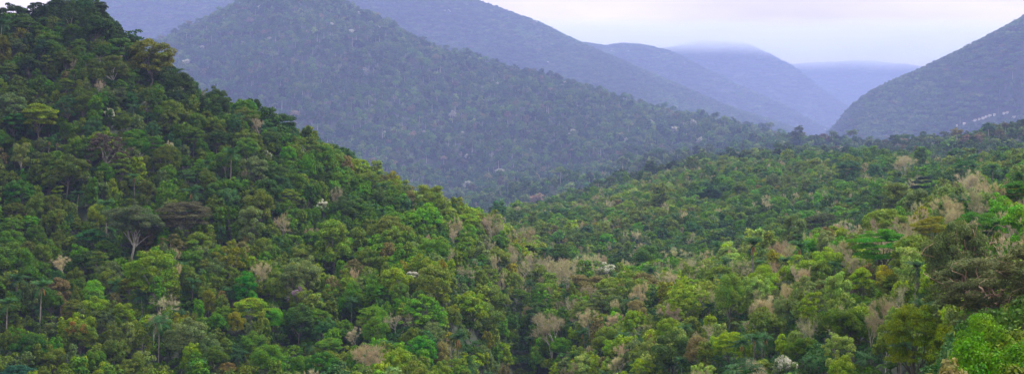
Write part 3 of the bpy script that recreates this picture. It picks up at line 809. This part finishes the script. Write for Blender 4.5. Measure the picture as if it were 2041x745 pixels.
vcx = {lut[t_]: (2 * sumx[t_] / cnt[t_], 2 * sumy[t_] / cnt[t_]) for t_ in range(len(ents)) if cnt[t_]}
by_vis = sorted([int(i) for i in sel], key=lambda i: -vis.get(i, 0))
nb = sum(1 for h in H if h['kind'] == B)
quota = {0: 298 - nb, 1: 110, 2: 70}
solo = []
for i in by_vis:
    kk = int(kind[i])
    if quota[kk] > 0 and vis.get(i, 0) > 25 and fY[i] < 640:
        quota[kk] -= 1; solo.append(i)
solo_set = set(solo)
print('individual fill trees', len(solo), 'left quotas', quota)

# ------------------------------------------------------------------ build the individual trees
def tree_object(kindname, label, category, group, m, x, y, z, sxy, sz, rot, col, leafmat, barkmat, crown_me=None, dry=False, lean=0.0):
    wob = 1 + .16 * math.sin(x * 3.7 + y * 1.3) if leafmat is LEAF and not dry else 1.0
    e = link(bpy.data.objects.new(kindname, None))
    e.location = (x, y, z); e.rotation_euler = (0, lean, rot); e.scale = (sxy * wob, sxy / wob, sz); e.empty_display_size = .5
    e['label'] = label; e['category'] = category
    if group: e['group'] = group
    cm, tm = model_meshes(kindname, m, leafmat, barkmat)
    c = link(bpy.data.objects.new('crown', crown_me or cm)); c.parent = e; c.color = (*col, 1)
    t = link(bpy.data.objects.new('trunk', tm)); t.parent = e
    if dry and 'dry' in m:
        if 'dryme' not in m: m['dryme'] = mesh_np('dead_fronds', *m['dry'], [DRYFROND])
        d = link(bpy.data.objects.new('dead_fronds', m['dryme'])); d.parent = e
    return e

GROUP = {B: 'broadleaf trees of the rainforest slopes', 'bare_tree': 'leafless trees among the forest', 'palm_tree': 'palms rising from the forest',
         'flowering_tree': 'blossoming trees in the forest', 'eucalyptus_tree': 'eucalyptus trees at lower right', 'bush': 'bushes at the lower right corner'}
CATEG = {B: 'tree', 'bare_tree': 'bare tree', 'palm_tree': 'palm', 'flowering_tree': 'flowering tree', 'eucalyptus_tree': 'eucalyptus', 'bush': 'bush'}
BLOS = dict(white=(WHITE_LEAF, .62), purple=(PURPLE, .55), yellow=(YELLOW, .6), orange=(ORANGE, .32))
for j, h in enumerate(H):
    m = h['m']; rr = np.random.default_rng(4000 + j)
    kd = h['kind']
    lm = TWIG if kd == 'bare_tree' else LEAF
    bm = {'bare_tree': PALE, 'palm_tree': PALMBARK, 'eucalyptus_tree': REDBARK}.get(kd, PALE if h.get('bark') == 'pale' else BARK)
    cme = None
    if h.get('blossom'):
        bl, fr = BLOS[h['blossom']]; cme = flowered_mesh(m, bl, fr, j, (h['blossom'], j))
    tree_object(kd, h['label'], CATEG[kd], GROUP[kd], m, h['x'], h['Yp'], h['z'], h['s'], h['sz'], rr.uniform(0, 6.283), h['tint'], lm, bm, cme, h.get('dry'), h.get('lean', 0.0))

# labels of the others: look, then the closest such tree on one side of a tree one can find
def colour_word(i):
    if kind[i]: return ''
    return dict(darkgreen='dark green', bluegreen='bluish green', green='mid-green', olive='olive', greygreen='grey-green', yellowgreen='yellow-green', lime='lime green', brightgreen='bright green', brown='brownish', gold='golden olive',
                palegreen='pale green', tan='tan')[names[ci[i]]]
SHW = dict(dome='domed', cauliflower='dense round', umbrella='flat-topped', tiers='layered', tall='narrow', ragged='ragged', airy='thin-leaved', lobed='lobed')
def look(i):
    if kind[i] == 1: return 'bare twiggy tree'
    if kind[i] == 2: return 'green palm'
    return f'{colour_word(i)} {SHW[SHAPES[si[i]]]} tree'
def pos(i): return np.array(vcx.get(i, (fu[i], fyp[i])))
def sector(d):
    a = math.degrees(math.atan2(-d[1], d[0])) % 360
    return ['right of', 'above-right of', 'above', 'above-left of', 'left of', 'below-left of', 'below', 'below-right of'][int((a + 22.5) // 45) % 8]
RANKW = ['nearest', 'second nearest', 'third nearest', 'fourth nearest', 'fifth nearest', 'sixth nearest']
marks = [(np.array(vcx.get(-10 - j, (h['u'], h['yp']))), h['short']) for j, h in enumerate(H) if 0 < h['u'] < 2041 and vis.get(-10 - j, 0) > 12]
looks = {i: look(i) for i in solo}
P = {i: pos(i) for i in solo}
by_look = {}
for i in solo: by_look.setdefault(looks[i], []).append(i)
used = set()
def make_label(i):
    near_m = sorted(marks, key=lambda mk: np.hypot(*(mk[0] - P[i])))
    best = None
    for lim in range(6):
        for mk, short in near_m[:6]:
            d = P[i] - mk; s_ = sector(d); dist = np.hypot(*d)
            rank = sum(1 for o in by_look[looks[i]] if o != i and sector(P[o] - mk) == s_ and np.hypot(*(P[o] - mk)) < dist)
            if rank == lim and rank < 6:
                lab = f'{looks[i]} {RANKW[rank]} {s_} the {short}'
                if lab not in used:
                    used.add(lab); return lab
    return f'{looks[i]} among the forest on the slope'
KN = {0: B, 1: 'bare_tree', 2: 'palm_tree'}
for i in solo:
    kd = KN[int(kind[i])]; rr = np.random.default_rng(9000 + i)
    bm = PALE if kind[i] == 1 else PALMBARK if kind[i] == 2 else (PALE if rr.uniform() < .25 else BARK)
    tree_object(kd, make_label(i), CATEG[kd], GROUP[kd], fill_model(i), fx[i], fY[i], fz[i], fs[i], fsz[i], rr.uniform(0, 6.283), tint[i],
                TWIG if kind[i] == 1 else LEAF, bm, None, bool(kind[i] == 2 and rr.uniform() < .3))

# ------------------------------------------------------------------ the uncountable rest, scattered by geometry nodes
def joined(m, tag, leafmat, barkmat):
    V, F = cat([m['crown'], m['trunk']])
    mi = np.concatenate([np.zeros(len(m['crown'][1]), int), np.ones(len(m['trunk'][1]), int)])
    o = bpy.data.objects.new(tag, mesh_np(tag, V, F, [leafmat, barkmat], mi))
    return o                                                  # never linked to the scene: only its mesh is used
def scatter(name, pts, rot, scl, col, idx, sources, label=None):
    n = len(pts)
    me = bpy.data.meshes.new(name); me.vertices.add(n); me.vertices.foreach_set('co', np.asarray(pts, np.float32).ravel())
    a = me.attributes.new('rot', 'FLOAT_VECTOR', 'POINT'); a.data.foreach_set('vector', np.stack([np.zeros(n), np.zeros(n), rot], 1).astype(np.float32).ravel())
    a = me.attributes.new('scl', 'FLOAT_VECTOR', 'POINT'); a.data.foreach_set('vector', np.asarray(scl, np.float32).ravel())
    a = me.attributes.new('tint', 'FLOAT_COLOR', 'POINT'); a.data.foreach_set('color', np.concatenate([col, np.ones((n, 1))], 1).astype(np.float32).ravel())
    a = me.attributes.new('which', 'INT', 'POINT'); a.data.foreach_set('value', np.asarray(idx, np.int32))
    o = link(bpy.data.objects.new(name, me)); o['kind'] = 'stuff'
    ng = bpy.data.node_groups.new(name, 'GeometryNodeTree')
    ng.interface.new_socket('Geometry', in_out='INPUT', socket_type='NodeSocketGeometry'); ng.interface.new_socket('Geometry', in_out='OUTPUT', socket_type='NodeSocketGeometry')
    gi = ng.nodes.new('NodeGroupInput'); go_ = ng.nodes.new('NodeGroupOutput'); jn = ng.nodes.new('GeometryNodeJoinGeometry')
    def attr(nm, ty):
        x = ng.nodes.new('GeometryNodeInputNamedAttribute'); x.data_type = ty; x.inputs['Name'].default_value = nm; return x
    ar, asc, aw = attr('rot', 'FLOAT_VECTOR'), attr('scl', 'FLOAT_VECTOR'), attr('which', 'INT')
    e2r = ng.nodes.new('FunctionNodeEulerToRotation'); ng.links.new(ar.outputs[0], e2r.inputs[0])
    for q_, src in enumerate(sources):
        oi = ng.nodes.new('GeometryNodeObjectInfo'); oi.inputs['Object'].default_value = src; oi.inputs['As Instance'].default_value = False
        g2 = ng.nodes.new('GeometryNodeGeometryToInstance'); ng.links.new(oi.outputs['Geometry'], g2.inputs[0])
        cp = ng.nodes.new('FunctionNodeCompare'); cp.data_type = 'INT'; cp.operation = 'EQUAL'
        ia = [s for s in cp.inputs if s.type == 'INT']
        ng.links.new(aw.outputs[0], ia[0]); ia[1].default_value = q_
        ip = ng.nodes.new('GeometryNodeInstanceOnPoints')
        ng.links.new(gi.outputs[0], ip.inputs['Points']); ng.links.new(cp.outputs[0], ip.inputs['Selection']); ng.links.new(oi.outputs['Geometry'], ip.inputs['Instance'])
        ng.links.new(e2r.outputs[0], ip.inputs['Rotation']); ng.links.new(asc.outputs[0], ip.inputs['Scale'])
        ng.links.new(ip.outputs[0], jn.inputs[0])
        ng.nodes.remove(g2)
    ng.links.new(jn.outputs[0], go_.inputs[0])
    md = o.modifiers.new('scatter', 'NODES'); md.node_group = ng
    return o

# mid-distance trees
MID = [make_tree(s, 1000 + a * 7 + v, 2600, .78, branches=6, k=5) for a, s in enumerate(SHAPES) for v in range(2)]
MIDB = [make_bare(1100 + v, 800, .07) for v in range(2)]
MIDP = [make_palm(1120 + v, (11., 9.)[v], 13, 3.4, 8, .3) for v in range(2)]
mid_src = [joined(m, 'mid_tree', LEAF_I, BARK) for m in MID] + [joined(m, 'mid_bare', TWIG_I, PALE) for m in MIDB] + [joined(m, 'mid_palm', LEAF_I, PALMBARK) for m in MIDP]
rest = np.array([i for i in sel if i not in solo_set])
wi = np.where(kind[rest] == 0, si[rest] * 2 + (vi[rest] % 2), np.where(kind[rest] == 1, 16 + vi[rest] % 2, 18 + vi[rest] % 2))
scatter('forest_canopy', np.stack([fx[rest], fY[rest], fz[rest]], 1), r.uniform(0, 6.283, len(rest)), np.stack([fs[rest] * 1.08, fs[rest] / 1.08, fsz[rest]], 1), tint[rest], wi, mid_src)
print('forest_canopy', len(rest))

# shrub layer that closes the gaps between near trunks
ux, uY, uD = darts(None, 80, 640, -480, 2520, 80000, lambda r_, n_, x_, y_: r_.uniform(3.6, 6.2, n_), 31, .36)
uz = gz(ux, uY)
kk = near_frame(ux, uY) & ~hidden_by_hill(ux, uY, uz + 6, 16) & ~((np.abs(ux - uY * (cv(STREAM_U, uY) - U0) / FPX) < 5.0) & (uY < 420)) & (py(uz + 5, uY) < H_PX + 30)
ux, uY, uz, uD = ux[kk], uY[kk], uz[kk], uD[kk]
bsrc = [joined(make_tree('bush', 1200 + v, 900, .6, branches=4, k=4), 'understorey_bush', LEAF_I, BARK) for v in range(3)] + [joined(make_palm(1220, 2.2, 12, 3.2, 8, .3), 'understorey_palm', LEAF_I, PALMBARK)]
nn = len(ux)
us = uD / 8.4
uw = r.choice(4, nn, p=[.3, .3, .28, .12])
uc = np.array([T[q] for q in ('darkgreen', 'green', 'bluegreen', 'olive')])[r.integers(0, 4, nn)] * r.uniform(.7, 1.2, (nn, 1))
us = np.where(uw == 3, .9, us)
# low scrub on the bank below the lookout
scrub_x, scrub_Y, scrub_D = darts(None, 16, 112, -1400, 3400, 9000, lambda r_, n_, x_, y_: r_.uniform(2.2, 3.6, n_), 33, .36)
scrub_z = gz(scrub_x, scrub_Y); kk = py(scrub_z + 3.0, scrub_Y) > H_PX + 6
scrub_x, scrub_Y, scrub_z, scrub_D = scrub_x[kk], scrub_Y[kk], scrub_z[kk], scrub_D[kk]; nl = len(scrub_x)
ux, uY, uz = np.concatenate([ux, scrub_x]), np.concatenate([uY, scrub_Y]), np.concatenate([uz, scrub_z - .2])
us = np.concatenate([us, scrub_D / 8.4]); uw = np.concatenate([uw, r.choice(3, nl)])
uc = np.concatenate([uc, np.array([T[q] for q in ('darkgreen', 'green', 'brightgreen', 'olive')])[r.integers(0, 4, nl)] * r.uniform(.7, 1.2, (nl, 1))]); nn = len(ux)
scatter('undergrowth', np.stack([ux, uY, uz], 1), r.uniform(0, 6.283, nn), np.stack([us, us, us * 1.1], 1), uc, uw, bsrc)
print('undergrowth', nn)

pal = np.array([T[q] for q in ('darkgreen', 'green', 'bluegreen', 'greygreen', 'olive', 'brown', 'palegreen', 'tan')])
# farthest ridges: patches of a dozen crowns
def patch(seed, ntree=12, rad=20.0):
    r_ = np.random.default_rng(seed); ps = []
    for q_ in range(ntree):
        ph = r_.uniform(0, 6.283); d = rad * math.sqrt(r_.uniform(0, 1)); R_ = r_.uniform(3.5, 7.5); h_ = r_.uniform(4, 12)
        ps.append(clump(r_, np.array([d * math.cos(ph), d * math.sin(ph), h_]), np.array([R_, R_, R_ * .75]), 80, 3.2, .7, -.5))
    return dict(crown=cat(ps), trunk=tube([(0, 0, -2), (0, 0, 5), (.3, 0, 8)], [.4, .35, .2], 4))
rp = np.random.default_rng(51)
pts = []
for (ya, yb, step) in ((5400, 9300, 31.0), (9300, 12900, 46.0), (12900, 18500, 58.0)):
    npt = int((yb**2 - ya**2) * .5 * (2170 / FPX) / step**2 * 2.1)
    yv = np.sqrt(rp.uniform(ya**2, yb**2, npt))
    pts.append(np.stack([yv * (rp.uniform(-60, 2110, npt) - U0) / FPX, yv, np.full(npt, step / 26.0) * rp.uniform(.75, 1.2, npt)], 1))
pts = np.concatenate(pts)
pz_ = gz(pts[:, 0], pts[:, 1])
kk = ~hidden_by_hill(pts[:, 0], pts[:, 1], pz_ + 20, 8) & (py(pz_, pts[:, 1]) > -30)
pts, pz_ = pts[kk], pz_[kk]; nn = len(pts)
pc = pal[rp.choice(7, nn, p=[.3, .26, .14, .14, .09, .05, .02])] * rp.uniform(.5, .78, (nn, 1)) * (1 + 1.0 * fbm(pts[:, 0] / 300 + 2, pts[:, 1] / 420, 3))[:, None]
fl = rp.uniform(size=nn) < .0015; pc[fl] = np.array([.4, .36, .34])

# pale houses far up the right-hand hillside
def house_parts(w, d, hgt):
    V = np.array([(-w, -d, -3), (w, -d, -3), (w, d, -3), (-w, d, -3), (-w, -d, hgt), (w, -d, hgt), (w, d, hgt), (-w, d, hgt)], float)
    F = np.array([(0, 1, 5, 4), (1, 2, 6, 5), (2, 3, 7, 6), (3, 0, 4, 7)])
    o = .5; e = hgt - .15
    Vr = np.array([(-w - o, -d - o, e), (w + o, -d - o, e), (w + o, d + o, e), (-w - o, d + o, e), (-w - o, 0, hgt + d * .55), (w + o, 0, hgt + d * .55)], float)
    Vr = np.concatenate([Vr, Vr + [0, 0, .22]])
    Fr = [(0, 1, 5, 4), (2, 3, 4, 5), (6, 7, 11, 10), (8, 9, 10, 11), (0, 6, 7, 1), (2, 8, 9, 3), (0, 4, 10, 6), (4, 3, 9, 10), (1, 7, 11, 5), (5, 11, 8, 2)]
    return (V, F), (Vr, np.array(Fr))
def plain(name, col, rough=.8):
    m, nt = new_mat(name); out = N(nt, 'ShaderNodeOutputMaterial'); p = N(nt, 'ShaderNodeBsdfPrincipled'); p.inputs['Roughness'].default_value = rough
    tc = N(nt, 'ShaderNodeTexCoord'); nz_ = N(nt, 'ShaderNodeTexNoise'); nz_.inputs['Scale'].default_value = .8
    mx = N(nt, 'ShaderNodeMix', data_type='RGBA'); mx.inputs['A'].default_value = (*[c * .8 for c in col], 1); mx.inputs['B'].default_value = (*col, 1)
    nt.links.new(tc.outputs['Object'], nz_.inputs['Vector']); nt.links.new(nz_.outputs['Fac'], mx.inputs['Factor']); nt.links.new(mx.outputs['Result'], p.inputs['Base Color']); nt.links.new(p.outputs[0], out.inputs['Surface'])
    return m
WALLM = plain('whitewashed_wall', (.66, .60, .58)); ROOFM = plain('terracotta_roof', (.55, .36, .30)); WINM = plain('dark_window', (.03, .03, .04), .3)
HS = [(1906, 250, 4.6, 'lone tiny house at the lower end of the far village row'), (1922, 246, 5.2, 'second tiny house up the far village row, set apart'),
      (1938, 242, 4.6, 'low tiny house where the far village row becomes dense'), (1944, 239, 5.6, 'tiny house just above the low one in the far row'),
      (1952, 237, 4.4, 'small house in the lower middle of the far row'), (1960, 235, 6.4, 'long house at the middle of the far row'),
      (1966, 232, 4.6, 'house above the long one in the far row'), (1973, 230, 5.2, 'house near the upper end of the dense far row'),
      (1982, 228, 4.4, 'house at the top of the dense far row, a little apart'), (2002, 225, 5.6, 'left house of the upper pair on the far hillside'),
      (2008, 223, 4.4, 'right house of the upper pair on the far hillside'), (2021, 233, 5.8, 'isolated house below the upper pair, far hillside')]
ygf = np.linspace(4400, 6400, 1000)
clear = np.ones(len(pts), bool); SITES = []
for q_, (hu, hy, w_, lab) in enumerate(HS):
    rr = py(gz(ygf * (hu - U0) / FPX, ygf) + 3, ygf) - hy
    sg = np.where((rr[:-1] > 0) & (rr[1:] <= 0))[0]
    Yh = float(ygf[sg[0]]) if len(sg) else float(ygf[np.argmin(np.abs(rr))]); xh = Yh * (hu - U0) / FPX; zh = float(gz(xh, Yh))
    (V, F), (Vr, Fr) = house_parts(w_, 3.4, 4.6)
    e = link(bpy.data.objects.new('house', None)); e.location = (xh, Yh, zh); e.rotation_euler = (0, 0, .25 * math.sin(q_ * 2.3)); e['label'] = lab; e['category'] = 'house'; e['group'] = 'houses of the far hillside village'
    a = link(bpy.data.objects.new('wall', mesh_np('house_wall', V, F, [WALLM]))); a.parent = e
    b = link(bpy.data.objects.new('roof', mesh_np('house_roof', Vr, Fr, [ROOFM]))); b.parent = e
    for k_ in (-.5, .45):
        Vw = np.array([(x_ * .7 + k_ * w_, y_, 2.4 + z_ * .7) for y_ in (-3.46, -3.40) for x_, z_ in ((-1, -1), (1, -1), (1, 1), (-1, 1))])
        wd = link(bpy.data.objects.new('window', mesh_np('house_window', Vw, np.array([(0, 1, 2, 3), (4, 7, 6, 5), (0, 4, 5, 1), (1, 5, 6, 2), (2, 6, 7, 3), (3, 7, 4, 0)]), [WINM]))); wd.parent = e
    dx = np.abs(pts[:, 0] - xh); dy = pts[:, 1] - Yh
    clear &= ~((dx < 19) & (dy > -55) & (dy < 18)); SITES.append((xh, Yh))
# second hill and dark right ridge
FAR = [make_tree(s, 1300 + a, 620, 1.45, branches=3, k=4) for a, s in enumerate(SHAPES)]
def stemmed(m, up, seed):
    V, F = m['crown']; r_ = np.random.default_rng(seed)
    return dict(crown=(V * [.8, .8, .8] + [0, 0, up], F), trunk=tube([(0, 0, -2), (.2, 0, up * .6), (.1, .2, up + 7)], [.42, .34, .2], 4), R=m['R'] * .8, hc=m['hc'] * .8 + up)
FARS = [stemmed(FAR[2], 7, 1), stemmed(FAR[0], 5, 2), stemmed(FAR[5], 8, 3)]
FARB = [make_bare(1400, 260, .14)]
def far_size(r_, n_, x_, y_): return np.clip(r_.lognormal(math.log(12.0), .30, n_) * (.72 + .68 * np.clip((y_ - 1600) / 2900, 0, 1)), 5, 26)
bx, bY, bD = darts(None, 1420, 5400, -60, 2110, 140000, far_size, 41, .36)
bz = gz(bx, bY)
kk = ~hidden_by_hill(bx, bY, bz + 16, 14) & (py(bz, bY) > -60)
for xh, Yh in SITES: kk &= ~((np.abs(bx - xh) < 10) & (bY > Yh - 48) & (bY < Yh + 9))
bx, bY, bz, bD = bx[kk], bY[kk], bz[kk], bD[kk]; nn = len(bx)
bw = r.choice(12, nn, p=[.15, .09, .13, .09, .12, .13, .07, .07, .03, .05, .04, .03])
bi = r.choice(8, nn, p=[.27, .27, .14, .14, .12, .03, .02, .01])
bc = pal[bi] * .72 * r.uniform(.55, 1.5, (nn, 1)) * (1 + .9 * fbm(bx / 160 + 7, bY / 220, 3))[:, None]
fl = r.uniform(size=nn) < .004; bc[fl] = np.array([.40, .38, .36]) * r.uniform(.7, 1.1, (fl.sum(), 1))
bc[bw == 8] = np.array([.26, .21, .17]) * r.uniform(.7, 1.2, ((bw == 8).sum(), 1))
bR = np.array([m['R'] for m in FAR + FARB + FARS])[bw]
bs = bD / (2 * bR); bsz = np.where(bY < 2300, .5 * bs + .40, .7 * bs + .45) * r.uniform(.85, 1.15, nn)
scatter('hillside_forest', np.stack([bx, bY, bz - .5], 1), r.uniform(0, 6.283, nn), np.stack([bs, bs, bsz], 1), bc,
        bw, [joined(m, 'far_tree', LEAF_I, BARK) for m in FAR] + [joined(m, 'far_bare', TWIG_I, PALE) for m in FARB] + [joined(m, 'far_stemmed_tree', LEAF_I, PALE) for m in FARS])
print('hillside_forest', nn)

pts, pz_, pc = pts[clear], pz_[clear], pc[clear]; nn = len(pts)
scatter('mountain_forest', np.concatenate([pts[:, :2], pz_[:, None] - 1], 1), rp.uniform(0, 6.283, nn), np.stack([pts[:, 2]] * 2 + [.75 + .25 * pts[:, 2]], 1), pc,
        rp.integers(0, 5, nn), [joined(patch(1500 + v), 'forest_patch', LEAF_I, BARK) for v in range(5)])
print('mountain_forest', nn)

# ------------------------------------------------------------------ air
def haze_box():
    zlo = float(ZG.min()) - 1.0 - 0.0
    zhi = float(ZG.max()) + 30.0
    xa = float(np.abs(XX).max()) + 20
    V = np.array([(x, y, z) for z in (zlo, zhi) for x, y in ((-xa, -40), (xa, -40), (xa, 20900), (-xa, 20900))], float)
    F = np.array([(0, 3, 2, 1), (4, 5, 6, 7), (0, 1, 5, 4), (1, 2, 6, 5), (2, 3, 7, 6), (3, 0, 4, 7)])
    m, nt = new_mat('pale_haze'); out = N(nt, 'ShaderNodeOutputMaterial'); v = N(nt, 'ShaderNodeVolumePrincipled')
    v.inputs['Density'].default_value = 7.3e-5; v.inputs['Color'].default_value = (.43, .50, 1.0, 1); v.inputs['Anisotropy'].default_value = 0.0
    nt.links.new(v.outputs[0], out.inputs['Volume'])
    o = link(bpy.data.objects.new('haze', mesh_np('haze', V, F, [m]))); o['kind'] = 'stuff'
    return o
haze_box()

# the low cloud the farthest peaks fade into: thin at its base, thickening upward, drifting in patches
def cloud_bank():
    zhi = float(ZG.max()) + 29.0
    V = np.array([(x, y, z) for z in (830, zhi) for x, y in ((-400, 12450), (6800, 12450), (6800, 17200), (-400, 17200))], float)
    F = np.array([(0, 3, 2, 1), (4, 5, 6, 7), (0, 1, 5, 4), (1, 2, 6, 5), (2, 3, 7, 6), (3, 0, 4, 7)])
    m, nt = new_mat('cloud_vapour'); L = nt.links.new
    out = N(nt, 'ShaderNodeOutputMaterial'); v = N(nt, 'ShaderNodeVolumePrincipled'); v.inputs['Color'].default_value = (.97, .97, 1.0, 1)
    tc = N(nt, 'ShaderNodeTexCoord'); sp = N(nt, 'ShaderNodeSeparateXYZ'); L(tc.outputs['Object'], sp.inputs[0])
    mr = N(nt, 'ShaderNodeMapRange', interpolation_type='SMOOTHSTEP'); mr.inputs['From Min'].default_value = 850; mr.inputs['From Max'].default_value = 1090
    mr.inputs['To Min'].default_value = 0; mr.inputs['To Max'].default_value = 1.9e-3
    nz_ = N(nt, 'ShaderNodeTexNoise'); nz_.inputs['Scale'].default_value = 1 / 900; nz_.inputs['Detail'].default_value = 3
    mn = N(nt, 'ShaderNodeMapRange'); mn.inputs['From Min'].default_value = .32; mn.inputs['From Max'].default_value = .62; mn.inputs['To Min'].default_value = .2; mn.inputs['To Max'].default_value = 1
    mu = N(nt, 'ShaderNodeMath', operation='MULTIPLY')
    L(sp.outputs['Z'], mr.inputs['Value']); L(tc.outputs['Object'], nz_.inputs['Vector']); L(nz_.outputs['Fac'], mn.inputs['Value'])
    L(mr.outputs[0], mu.inputs[0]); L(mn.outputs[0], mu.inputs[1]); L(mu.outputs[0], v.inputs['Density']); L(v.outputs[0], out.inputs['Volume'])
    o = link(bpy.data.objects.new('mist', mesh_np('mist', V, F, [m]))); o['kind'] = 'stuff'
cloud_bank()
print('top', float(ZG.max()))

# ------------------------------------------------------------------ sky, sun, camera
SUN_EL, SUN_AZ = 52.0, 62.0          # azimuth clockwise from +Y (into the picture): from the right, a little ahead
w = bpy.data.worlds.new('World'); sc.world = w; w.use_nodes = True
nt = w.node_tree; nt.nodes.clear(); L = nt.links.new
out = N(nt, 'ShaderNodeOutputWorld'); bg = N(nt, 'ShaderNodeBackground'); bg.inputs['Strength'].default_value = .13
sky = N(nt, 'ShaderNodeTexSky'); sky.sky_type = 'NISHITA'; sky.sun_disc = False
sky.sun_elevation = math.radians(SUN_EL); sky.sun_rotation = math.radians(SUN_AZ); sky.air_density = 1.0; sky.dust_density = 2.0
tc = N(nt, 'ShaderNodeTexCoord'); mp = N(nt, 'ShaderNodeMapping'); mp.inputs['Scale'].default_value = (1.6, 1.6, 7.0)
n1 = N(nt, 'ShaderNodeTexNoise'); n1.inputs['Scale'].default_value = 1.7; n1.inputs['Detail'].default_value = 5; n1.inputs['Roughness'].default_value = .5
rpn = N(nt, 'ShaderNodeValToRGB'); e = rpn.color_ramp.elements
e[0].position = .38; e[0].color = (.74, .60, .58, 1); e[1].position = .60; e[1].color = (1.28, 1.06, .88, 1)
vm = N(nt, 'ShaderNodeVectorMath', operation='SCALE'); vm.inputs['Scale'].default_value = 9.6
mx = N(nt, 'ShaderNodeMix', data_type='RGBA'); mx.inputs['Factor'].default_value = .90
L(tc.outputs['Generated'], mp.inputs[0]); L(mp.outputs[0], n1.inputs['Vector']); L(n1.outputs['Fac'], rpn.inputs[0]); L(rpn.outputs[0], vm.inputs[0])
sep = N(nt, 'ShaderNodeSeparateXYZ'); L(tc.outputs['Generated'], sep.inputs[0])
zr = N(nt, 'ShaderNodeMapRange'); zr.inputs['From Min'].default_value = 0; zr.inputs['From Max'].default_value = 1; zr.inputs['To Min'].default_value = 9.4; zr.inputs['To Max'].default_value = 11.5
L(sep.outputs['Z'], zr.inputs['Value']); L(zr.outputs[0], vm.inputs['Scale'])      # an overcast sky is brightest overhead
vm2 = N(nt, 'ShaderNodeVectorMath', operation='SCALE'); vm2.inputs[0].default_value = (.98, 1.03, 1.0); L(zr.outputs[0], vm2.inputs['Scale'])
hz = N(nt, 'ShaderNodeMapRange', interpolation_type='SMOOTHSTEP'); hz.inputs['From Min'].default_value = .07; hz.inputs['From Max'].default_value = .30; L(sep.outputs['Z'], hz.inputs['Value'])
mh_ = N(nt, 'ShaderNodeMix', data_type='RGBA'); L(hz.outputs[0], mh_.inputs['Factor']); L(vm.outputs[0], mh_.inputs['A']); L(vm2.outputs[0], mh_.inputs['B'])
L(sky.outputs[0], mx.inputs['A']); L(mh_.outputs['Result'], mx.inputs['B']); L(mx.outputs['Result'], bg.inputs['Color']); L(bg.outputs[0], out.inputs['Surface'])

sl = bpy.data.lights.new('sun', 'SUN'); sl.energy = 5.0; sl.angle = math.radians(10); sl.color = (1, .98, .88)
so_ = link(bpy.data.objects.new('sun', sl))
az, el = math.radians(SUN_AZ), math.radians(SUN_EL)
from mathutils import Vector
dv = Vector((math.sin(az) * math.cos(el), math.cos(az) * math.cos(el), math.sin(el)))
so_.rotation_euler = dv.to_track_quat('Z', 'Y').to_euler(); so_.location = dv * 900

cd = bpy.data.cameras.new('camera'); co = link(bpy.data.objects.new('camera', cd))
cd.sensor_width = 36; cd.lens = 36 * FPX / W_PX; cd.clip_start = .5; cd.clip_end = 30000
cd.shift_y = -(H_PX / 2 - Y0H) / W_PX
co.location = (0, 0, 0); co.rotation_euler = (math.radians(90), 0, 0)
sc.camera = co

vs = sc.view_settings; vs.view_transform = 'Standard'; vs.look = 'None'; vs.gamma = 1; vs.use_curve_mapping = False; vs.exposure = .3
cy = sc.cycles
cy.max_bounces = 5; cy.diffuse_bounces = 3; cy.glossy_bounces = 2; cy.transmission_bounces = 4; cy.volume_bounces = 1; cy.transparent_max_bounces = 4
cy.use_denoising = True
try:
    cy.denoiser = 'OPENIMAGEDENOISE'
except Exception: pass
cy.use_adaptive_sampling = False
sc.render.use_persistent_data = False
